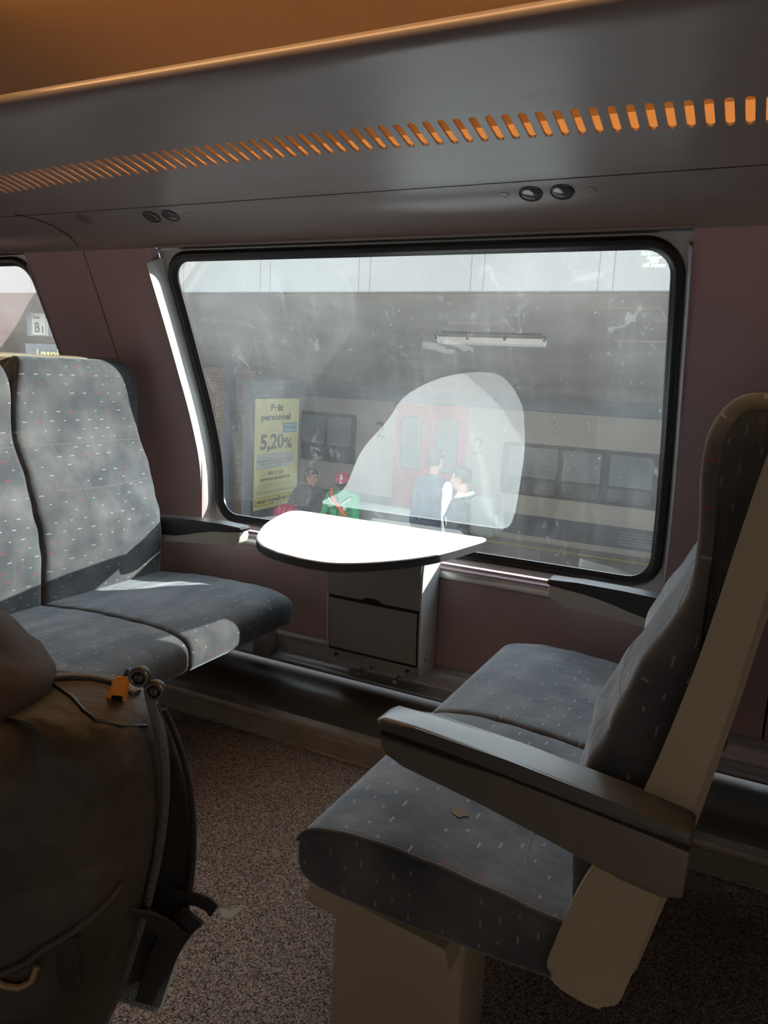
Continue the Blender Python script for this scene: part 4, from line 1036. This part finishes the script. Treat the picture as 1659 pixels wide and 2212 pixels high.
# cap
def cap(L, parent, red, dark):
    bm = bmesh.new(); bmesh.ops.create_uvsphere(bm, u_segments=32, v_segments=20, radius=1)
    kill = [v for v in bm.verts if v.co.z < -.02]
    for v in bm.verts: v.co = L(v.co.x * .118, v.co.y * .102, v.co.z * .098 + .046)
    bmesh.ops.delete(bm, geom=kill, context='VERTS'); bmesh.ops.solidify(bm, geom=bm.faces[:], thickness=.004)
    c_ = from_bm('cap', bm, red, parent)
    bm = bmesh.new(); N = 16; A = []; Bt = []
    for k in range(N + 1):
        a = -1.25 + 2.5 * k / N
        A.append((.112 * math.cos(a), .098 * math.sin(a))); Bt.append((.112 * math.cos(a) + .085 * math.cos(a) ** .6, .098 * math.sin(a)))
    va = [bm.verts.new(L(p[0] - .004, p[1], .050)) for p in A]; vb = [bm.verts.new(L(p[0], p[1], .040 - 8 * p[1] ** 2 * .3)) for p in Bt]
    for k in range(N): bm.faces.new((va[k], va[k + 1], vb[k + 1], vb[k]))
    bmesh.ops.solidify(bm, geom=bm.faces[:], thickness=.005)
    from_bm('brim', bm, dark, c_)
    bm = bmesh.new(); capsule(bm, L(0, 0, .142), L(0, 0, .148), .008, .006, 10); from_bm('button', bm, dark, c_)
    return c_
cp = cap(GLc, gb, mat('crimson_cap', (0.55, 0.03, 0.10), 0.6), mat('dark_brim', (0.03, 0.02, 0.025), 0.6))
# white cap letters running up the cap's front
WHP = mat('white_cap_print', (0.9, 0.9, 0.9), 0.6)
o0 = GLc(.122, .036, .062); o1 = GLc(.060, .020, .150)
text('lettering', 'KUSH', GLc(.128, .020, .055), .048, WHP, cp, (GLc(.085, .012, .150) - GLc(.128, .020, .055)), (GLc(.11, -.03, .08) - GLc(.128, .03, .08)), .002, 'LEFT', .003)
# strap, shoulder stripes, crest
ORG = mat('orange_strap', (0.95, 0.16, 0.03), 0.55)
def on_chest(x, z, out=.0):
    t = max(0, min(1, (z + .80) / .28)); r = .130 + .006 * math.sin(t * 3.1)
    yc_ = GY - (r * math.sqrt(max(0.02, 1 - (max(0, abs(x) - .10) / .135) ** 2)))
    if z > -.56: yc_ += (z + .56) * .75
    return Vector((GX + x, yc_ - out, z))
bm = bmesh.new(); pth = [on_chest(-.155 + .36 * k / 16, -.485 - .40 * k / 16, .012) for k in range(17)]
pth = [pth[0] + Vector((-.01, .10, .035)), pth[0] + Vector((-.005, .04, .025))] + pth
sweep(bm, pth, rrect(.026, .003, .002, 2), False, [Vector((0, -1, .1))] * len(pth)); from_bm('strap', bm, ORG, gb)
WST = mat('white_jacket_stripe', (0.75, 0.85, 0.78), 0.6); DST = mat('dark_green_stripe', (0.01, 0.08, 0.05), 0.6)
for s_ in (-1, 1):
    for off, mm_ in ((0, DST), (-.028, WST)):
        bm = bmesh.new(); pth = [on_chest(s_ * (.19 - .125 * k / 8), -.520 + off - .105 * k / 8, .006) for k in range(9)]
        sweep(bm, pth, rrect(.008, .0015, .001, 2), False, [Vector((0, -1, .1))] * 9); from_bm('stripe', bm, mm_, gb)
box('zip_line', (GX - .003, on_chest(0, -.7).y - .012, -.86), (GX + .003, on_chest(0, -.7).y + .01, -.50), RUBBER, gb)
prism('crest', [(GX + .115 + a, -.70 + b_) for a, b_ in ((-.028, .032), (.028, .032), (.026, -.01), (0, -.036), (-.026, -.01))], 'Y', on_chest(.11, -.7).y - .010, on_chest(.11, -.7).y + .01, WST, gb, .002)
text('lettering', 'SPORT', (GX - .155, on_chest(-.11, -.7).y - .010, -.70), .028, WST, gb, (1, 0, 0), (0, 0, 1), .001)
# --- seated man in the dark jacket, head in profile
DX, DY = -5.90, 9.36
D = empty('person', (DX, DY, PZ), 'seated person with short black hair in dark jacket, head turned towards the red cap', 'person', 'people waiting on the platform')
NAVYJ = mat('dark_navy_jacket', (0.022, 0.026, 0.035), 0.7)
hp, DLc = head_prims((DX + .03, DY - .02, -.345), (.95, -.30, -.08), (0, 0, 1))
pr = hp + [((DX, DY, -.50), (DX + .02, DY - .01, -.41), .060, .056, 0),
     ((DX - .10, DY + .02, hz), (DX + .10, DY + .02, hz), .12, .12, 2), ((DX - .08, DY, -.80), (DX + .08, DY, -.80), .13, .13, 1),
     ((DX - .10, DY, -.64), (DX + .10, DY, -.64), .14, .14, 1), ((DX - .16, DY, -.545), (DX + .16, DY, -.545), .085, .085, 1), ((DX, DY, -.52), (DX + .01, DY, -.465), .09, .075, 1)]
pr += arm_prims((DX - .21, DY, -.56), (DX - .29, DY - .12, -.82), (DX - .12, DY - .36, -.86), 1, (.8, -.5, -.1), thick=1.25)
pr += arm_prims((DX + .21, DY, -.56), (DX + .24, DY - .14, -.82), (DX + .08, DY - .36, -.86), 1, (-.8, -.5, -.1), thick=1.2, side=-1)
pr += legs_seated(DX, DY, hz, DY - .46, PZ, 2, 4, spread=.07)
db = blend_body('body', pr, [SKIN, NAVYJ, JEANS, DARKM, SHOE], D)
hair(DLc, db, None)
# red bag on his knee side
RB = empty('red_bag', (-6.16, 9.1, -1.03), 'crimson bag with dark stripes beside the dark-jacketed seated person', 'bag')
bm = bmesh.new(); bmesh.ops.create_uvsphere(bm, u_segments=28, v_segments=18, radius=1)
for v in bm.verts:
    x, y, z = v.co; z = z + .25 * x; v.co = Vector((-6.14 + x * .20, 9.10 + y * .13, -.88 + (abs(z) ** .8 * (1 if z > 0 else -1)) * .15 + .012 * math.sin(x * 14)))
from_bm('body', bm, mat('crimson_bag_cloth', (0.50, 0.02, 0.08), 0.6), RB)
for k in range(5):
    x = -.75 + k * .36; c_ = math.sqrt(max(.05, 1 - x * x)); z0 = .25 * x
    pth = [Vector((-6.14 + (x + .15 * math.sin(a)) * .20, 9.10 - math.cos(a) * .135 * c_, -.88 + math.sin(a) * .152 * c_ + z0 * .12)) for a in [-1.2 + 2.6 * j / 14 for j in range(15)]]
    tube('stripe', pth, .006, RUBBER, RB, 6)
# --- standing man in profile with backpack
SX, SY = -2.80, 7.42
S1 = empty('person', (SX, SY, PZ), 'standing dark-haired person in profile wearing pale hood and grey backpack', 'person', 'people standing on the platform')
def standing(x, y, head_f, mats, top, par, arms_l, arms_r, lean=0.0, facing=(-1, 0, 0)):
    fz = Vector(facing); rt = fz.cross(Vector((0, 0, 1)))
    Lh = top - .115
    b0 = Vector((x, y, 0))
    def Q(f, r, z): return b0 + fz * f + rt * r + Vector((0, 0, z))
    hp, L = head_prims(Q(.03, 0, Lh), head_f, (0, 0, 1))
    hip = PZ + (top - PZ) * .51; shz = PZ + (top - PZ) * .81
    pr = hp + [(Q(-.01, 0, shz + .03), Q(.015, 0, Lh - .05), .060, .055, 0), (Q(0, -.085, hip), Q(0, .085, hip), .115, .115, 2), (Q(0, -.07, hip + .18), Q(0, .07, hip + .18), .12, .12, 1),
        (Q(0, -.09, shz - .15), Q(0, .09, shz - .15), .13, .13, 1), (Q(0, -.15, shz - .03), Q(0, .15, shz - .03), .078, .078, 1), (Q(-.01, 0, shz), Q(0, 0, shz + .05), .088, .07, 5)]
    for s in (-1, 1):
        kn = Q(.02, s * .10, PZ + (top - PZ) * .275); an = Q(-.02, s * .11, PZ + .09)
        pr += [(Q(0, s * .09, hip - .03), kn, .088, .062, 2), (kn, an, .058, .040, 2), (an + Vector((0, 0, -.048)) - fz * .03, an + Vector((0, 0, -.055)) + fz * .15, .036, .032, 4)]
    for s, (e, wv) in ((-1, arms_l), (1, arms_r)):
        pr += arm_prims(Q(0, s * .205, shz - .045), Q(*e), Q(*wv), 6 if s > 0 else 1, None, thick=1.15, side=s)
    return blend_body('body', pr, mats, par), L, Q, shz, hip
CREAMH = mat('pale_hood', (0.50, 0.52, 0.47), 0.8); GREYJ = mat('dark_grey_jacket', (0.045, 0.05, 0.06), 0.75)
s1b, L1, Q1, shz, hip = standing(SX, SY, (-1, -.15, -.1), [SKIN, GREYJ, JEANS, DARKM, SHOE, CREAMH, GREYJ], .27, S1, ((.02, -.24, -.58), (.16, -.20, -.80)), ((.02, .24, -.58), (.18, .2, -.80)))
hair(L1, s1b, None)
bm = bmesh.new()
sweep(bm, [Q1(.085 * math.cos(a) - .02, .10 * math.sin(a), shz + .055 - .03 * math.cos(a)) for a in [2 * math.pi * k / 18 for k in range(18)]], circ(.026, 8), True); from_bm('hood', bm, CREAMH, s1b)
BPK = empty('backpack', (SX + .25, SY, -.35), 'dark grey green backpack worn by the standing person in profile', 'backpack')
bm = bmesh.new(); box_bm(bm, Q1(-.14, -.16, -.40), Q1(-.40, .16, .03), .06, 4)
for v in bm.verts: v.co.x += .03 * math.sin(v.co.z * 9)
from_bm('body', bm, mat('grey_green_cloth', (0.085, 0.095, 0.085), 0.8, bump=.5, bscale=25), BPK)
box('pocket', Q1(-.39, -.11, -.36), Q1(-.44, .11, -.14), bpy.data.materials['grey_green_cloth'], BPK, .02)
for s in (-1, 1): tube('shoulder_strap', [Q1(-.16, s * .09, -.02), Q1(-.05, s * .11, shz + .055), Q1(.09, s * .12, shz - .04), Q1(.145, s * .12, shz - .18), Q1(.10, s * .15, shz - .33), Q1(-.14, s * .13, -.36)], .012, RUBBER, BPK, 8)
# --- standing man seen from behind
S2 = empty('person', (-3.47, 8.2, PZ), 'standing person in dark blue jacket seen from behind, beside the train door', 'person', 'people standing on the platform')
s2b, L2, Q2, sh2, hip2 = standing(-3.47, 8.2, (.35, .9, 0), [SKIN, mat('blue_jacket', (0.04, 0.065, 0.10), 0.7), JEANS, DARKM, SHOE, bpy.data.materials['blue_jacket'], mat('white_sleeve', (0.75, 0.78, 0.80), 0.7)], .34, S2, ((-.02, -.25, -.52), (.08, -.22, -.76)), ((-.04, .25, -.50), (.05, .24, -.74)), facing=(.25, .968, 0))
hair(L2, s2b, None, low=-.05)

# ------------------------------------------------------------------ the backpack beside the camera
K = 0.86
E1 = Vector((.8904, .4551, 0)); ED = Vector((-.4551, .8904, 0))
def BP(w_, z_, dd=0.0):
    return E1 * (w_ * K) + ED * (.62 * K + dd) + Vector((0, 0, 1.2 - (1.2 - z_) * K))
RIGHT = [(.362, -.300), (.372, -.285), (.42, -.272), (.50, -.258), (.585, -.235), (.627, -.218), (.667, -.205), (.70, -.196), (.75, -.186), (.79, -.179), (.83, -.176), (.87, -.178), (.90, -.183), (.918, -.190), (.930, -.202), (.936, -.222), (.938, -.25)]
from mathutils import noise as MN
BAGM = mat('olive_brown_bag_cloth', (0.036, 0.030, 0.022), 0.55, spec=0.4, bump=0.9, bscale=16, var=0.45, vscale=7)
for nd in BAGM.node_tree.nodes:
    if nd.type == 'BUMP': nd.inputs['Distance'].default_value = 0.014
WEB = mat('black_webbing', (0.012, 0.012, 0.012), 0.75, bump=0.5, bscale=700)
ZIPM = mat('grey_zip_teeth', (0.10, 0.10, 0.10), 0.4, 0.4, bump=0.8, bscale=500)
BK_ = empty('backpack', BP(-.33, .362), 'large olive brown backpack with orange zip pull, close to the camera', 'backpack')
bm = bmesh.new(); rows = []; NA = 72
for z_, rw in [(p.x - .022 * max(0, (p.x - .80) / .138), p.y) for p in catmull(RIGHT, 3)]:
    lw = -.49 + (.05 if z_ > .9 else 0) * (z_ - .9) / .04
    cxw, hw_ = (rw + lw) / 2, (rw - lw) / 2; kk = 1.0
    if z_ > .88: kk = math.sqrt(max(.05, 1 - ((z_ - .88) / .045) ** 2))
    if z_ < .39: kk = .8 + .2 * (z_ - .362) / .028
    row = []
    for i in range(NA):
        a = 2 * math.pi * i / NA; ca, sa = math.cos(a), math.sin(a); e_ = .55
        wx = abs(ca) ** e_ * (1 if ca > 0 else -1); dy = abs(sa) ** .75 * (1 if sa > 0 else -1)
        front = sa < 0
        dep = (.085 if front else .07) * kk
        n_ = MN.noise(Vector((wx * 1.6 + z_ * 3, z_ * 9, 1.3))) * .017 + MN.noise(Vector((wx * 5, z_ * 22 + wx * 4, 7.7))) * .007
        fold = .006 * math.sin(z_ * 30 + wx * 5) * max(0, (z_ - .78) / .15) + .006 * math.sin(wx * 9 + z_ * 14) * max(0, min(1, (z_ - .70) / .2))
        dd = dy * dep + (-(n_ + fold) * abs(sa) if front else 0)
        row.append(bm.verts.new(BP(cxw + wx * hw_, z_, dd)))
    rows.append(row)
for A, B_ in zip(rows, rows[1:]):
    for i in range(NA): bm.faces.new((A[i], A[(i + 1) % NA], B_[(i + 1) % NA], B_[i]))
bm.faces.new(rows[0][::-1]); bm.faces.new(rows[-1])
bb = from_bm('body', bm, BAGM, BK_)
def ontop(w_, z_, extra=0.0):
    """point on the bag's skin in the direction of (w, z) as seen from the camera"""
    o_ = Vector((0, 0, 1.2)); t_ = BP(w_, z_, 0); d_ = (t_ - o_).normalized()
    h = BAGT.ray_cast(o_, d_)[0]
    return (h if h else t_) - d_ * extra
BAGT = bvh_of(bb)
# rolled dark top of the bag on its left
bm = bmesh.new(); bmesh.ops.create_uvsphere(bm, u_segments=30, v_segments=20, radius=1)
for v in bm.verts:
    x, y, z = v.co; nn = 1 + .10 * MN.noise(Vector((x * 2.2, y * 2.2, z * 2.2))) + .04 * MN.noise(Vector((x * 7, y * 7, z * 7))); v.co = BP(-.395 + x * .118 * nn, .925 + z * .056 * nn + .010 * math.sin(x * 5), y * .085 * nn - .01)
from_bm('padded_top', bm, mat('dark_brown_padding', (0.022, 0.015, 0.011), 0.7, bump=.4, bscale=60), bb)
def AP(w_, z_, dd):
    k = (.62 * K + dd) / (.62 * K)
    return BP(w_ * k, 1.2 - (1.2 - z_) * k, dd)
def ribbon(name, pts, w_, th, mt, par, up=None, k=5):
    P = catmull([tuple(p) for p in pts], k); bm = bmesh.new()
    sweep(bm, P, rrect(w_, th, min(w_, th) * .8, 2), False, [Vector(up or -ED)] * len(P)); return from_bm(name, bm, mt, par)
tube('seam', [ontop(a, b_, .001) for a, b_ in ((-.285, .925), (-.270, .922), (-.256, .912), (-.246, .900), (-.236, .892), (-.214, .888), (-.192, .888))], .0014, RUBBER, bb, 8)
ribbon('zip', [ontop(-.272, .929, .002), ontop(-.250, .931, .002), ontop(-.230, .930, .002), ontop(-.215, .926, .003), ontop(-.200, .918, .003)], .0045, .0025, ZIPM, bb, (0, 0, 1))
ribbon('zip', [AP(-.189, .917, -.012), AP(-.178, .868, -.015), AP(-.1755, .831, -.016), AP(-.179, .786, -.016), AP(-.186, .744, -.016), AP(-.196, .70, -.016), AP(-.206, .665, -.014), AP(-.216, .63, -.012), AP(-.228, .60, -.01), AP(-.236, .575, -.01)], .0035, .003, ZIPM, bb)
# orange pull
PUL = mat('orange_zip_pull', (0.85, 0.30, 0.03), 0.4)
pc = ontop(-.2145, .921, .016)
def loc2(a, b_, c_=0): return pc + E1 * a + Vector((0, 0, b_)) - ED * c_
pp = [(-.0050, .011), (.0062, .011), (.0070, -.004), (.0050, -.0125), (-.0060, -.0125), (-.0075, -.004)]
bm = bmesh.new(); a_ = [bm.verts.new(loc2(x + y * .25, y, 0)) for x, y in pp]; b2 = [bm.verts.new(loc2(x + y * .25, y, .004)) for x, y in pp]
bm.faces.new(a_); bm.faces.new(b2[::-1])
for i in range(6): bm.faces.new((a_[i], b2[i], b2[(i + 1) % 6], a_[(i + 1) % 6]))
bmesh.ops.bevel(bm, geom=bm.edges[:], offset=.0012, segments=2, affect='EDGES')
pu = from_bm('zip_pull', bm, PUL, bb)
bm = bmesh.new(); q_ = [loc2(x, y, .0045) for x, y in ((-.0045, -.003), (.0035, -.003), (.0025, -.009), (-.0050, -.009))]; bm.faces.new([bm.verts.new(p) for p in q_]); bmesh.ops.solidify(bm, geom=bm.faces[:], thickness=.0008); from_bm('slot', bm, RUBBER, pu)
tube('pull_cord', [pc + Vector((0, 0, .010)) + E1 * .004, pc + Vector((0, 0, .015)) + E1 * .006, AP(-.208, .938, -.045)], .0016, RUBBER, bb, 6)
for w_, z_ in ((-.197, .934), (-.184, .922)):
    bm = bmesh.new(); bmesh.ops.create_uvsphere(bm, u_segments=16, v_segments=10, radius=.0075); bmesh.ops.translate(bm, vec=AP(w_, z_, -.03), verts=bm.verts); from_bm('cord_stop', bm, RUBBER, bb)
    bm = bmesh.new(); c0 = AP(w_, z_, -.035); sweep(bm, [c0 + E1 * .0058 * math.cos(a) + Vector((0, 0, .0058 * math.sin(a))) - ED * .003 for a in [2 * math.pi * i / 16 for i in range(16)]], circ(.0014, 6), True, [ED] * 16); from_bm('cord_ring', bm, mat('dark_ring_metal', (0.12, 0.12, 0.12), 0.3, 0.8), bb)
# shoulder strap bowing out on the right
sp_ = catmull([tuple(AP(*p)) for p in ((-.192, .905, .02), (-.186, .875, .03), (-.178, .83, .035), (-.174, .785, .035), (-.176, .74, .033), (-.184, .69, .03), (-.194, .645, .028), (-.205, .61, .02))], 5)
bm = bmesh.new(); prof_ = [rrect(.022, .005, .004, 3)] * len(sp_)
pr2 = []
for i in range(len(sp_)):
    t = i / (len(sp_) - 1); ww = .010 + .014 * math.sin(min(1, t * 1.4) * math.pi * .62); pr2.append(rrect(ww, .005, .004, 3))
sweep(bm, sp_, pr2, False, [-ED] * len(sp_)); sst = from_bm('shoulder_strap', bm, WEB, bb)
ribbon('strap_edge', [AP(-.176, .905, .012), AP(-.162, .868, .014), AP(-.1535, .83, .016), AP(-.150, .785, .016), AP(-.1525, .74, .016), AP(-.160, .70, .014)], .0022, .003, WEB, sst)
ribbon('webbing', [AP(-.166, .722, .015), AP(-.150, .722, .012), AP(-.137, .717, .008), AP(-.131, .710, .004)], .006, .0015, WEB, sst)
ribbon('webbing', [AP(-.262, .683, -.07), AP(-.240, .694, -.06), AP(-.215, .702, -.04), AP(-.198, .702, -.02), AP(-.183, .695, -.004), AP(-.170, .685, .002), AP(-.163, .679, .004)], .009, .0015, WEB, bb)
ribbon('webbing', [AP(-.150, .705, .006), AP(-.163, .690, .010), AP(-.176, .665, .012), AP(-.185, .635, .012), AP(-.192, .610, .010)], .011, .0016, WEB, sst)
BUCK = mat('pale_buckle_plastic', (0.60, 0.62, 0.58), 0.25)
bq = [(-.128, .7115), (-.121, .7125), (-.117, .7085), (-.1085, .7155), (-.1045, .7165), (-.1035, .7125), (-.109, .708), (-.1165, .701), (-.1235, .702)]
bm = bmesh.new(); a_ = [bm.verts.new(AP(x, y, .003)) for x, y in bq]; b2 = [bm.verts.new(AP(x, y + .002, -.007)) for x, y in bq]; n_ = len(bq)
bm.faces.new(a_); bm.faces.new(b2[::-1])
for i in range(n_): bm.faces.new((a_[i], b2[i], b2[(i + 1) % n_], a_[(i + 1) % n_]))
bmesh.ops.bevel(bm, geom=bm.edges[:], offset=.0008, segments=2, affect='EDGES'); from_bm('buckle', bm, BUCK, sst)
# front pocket: raised hem, tunnel loop, second zip
tube('pocket_hem', [ontop(a, b_, .003) for a, b_ in ((-.40, .615), (-.36, .622), (-.329, .634), (-.303, .648), (-.288, .662), (-.262, .680), (-.235, .705), (-.214, .735))], .0028, BAGM, bb, 8)
ribbon('webbing_loop', [ontop(-.266, .677, .004), ontop(-.266, .660, .006), ontop(-.266, .640, .006), ontop(-.264, .620, .003)], .0075, .0014, WEB, bb)
tube('pocket_mouth', [ontop(a, b_, .004) for a, b_ in ((-.335, .628), (-.325, .622), (-.312, .621), (-.300, .628), (-.294, .645))], .0022, mat('warm_lit_edge', (0.20, 0.14, 0.07), 0.5), bb, 8)  # brighter brown paints this pocket edge as catching warm light
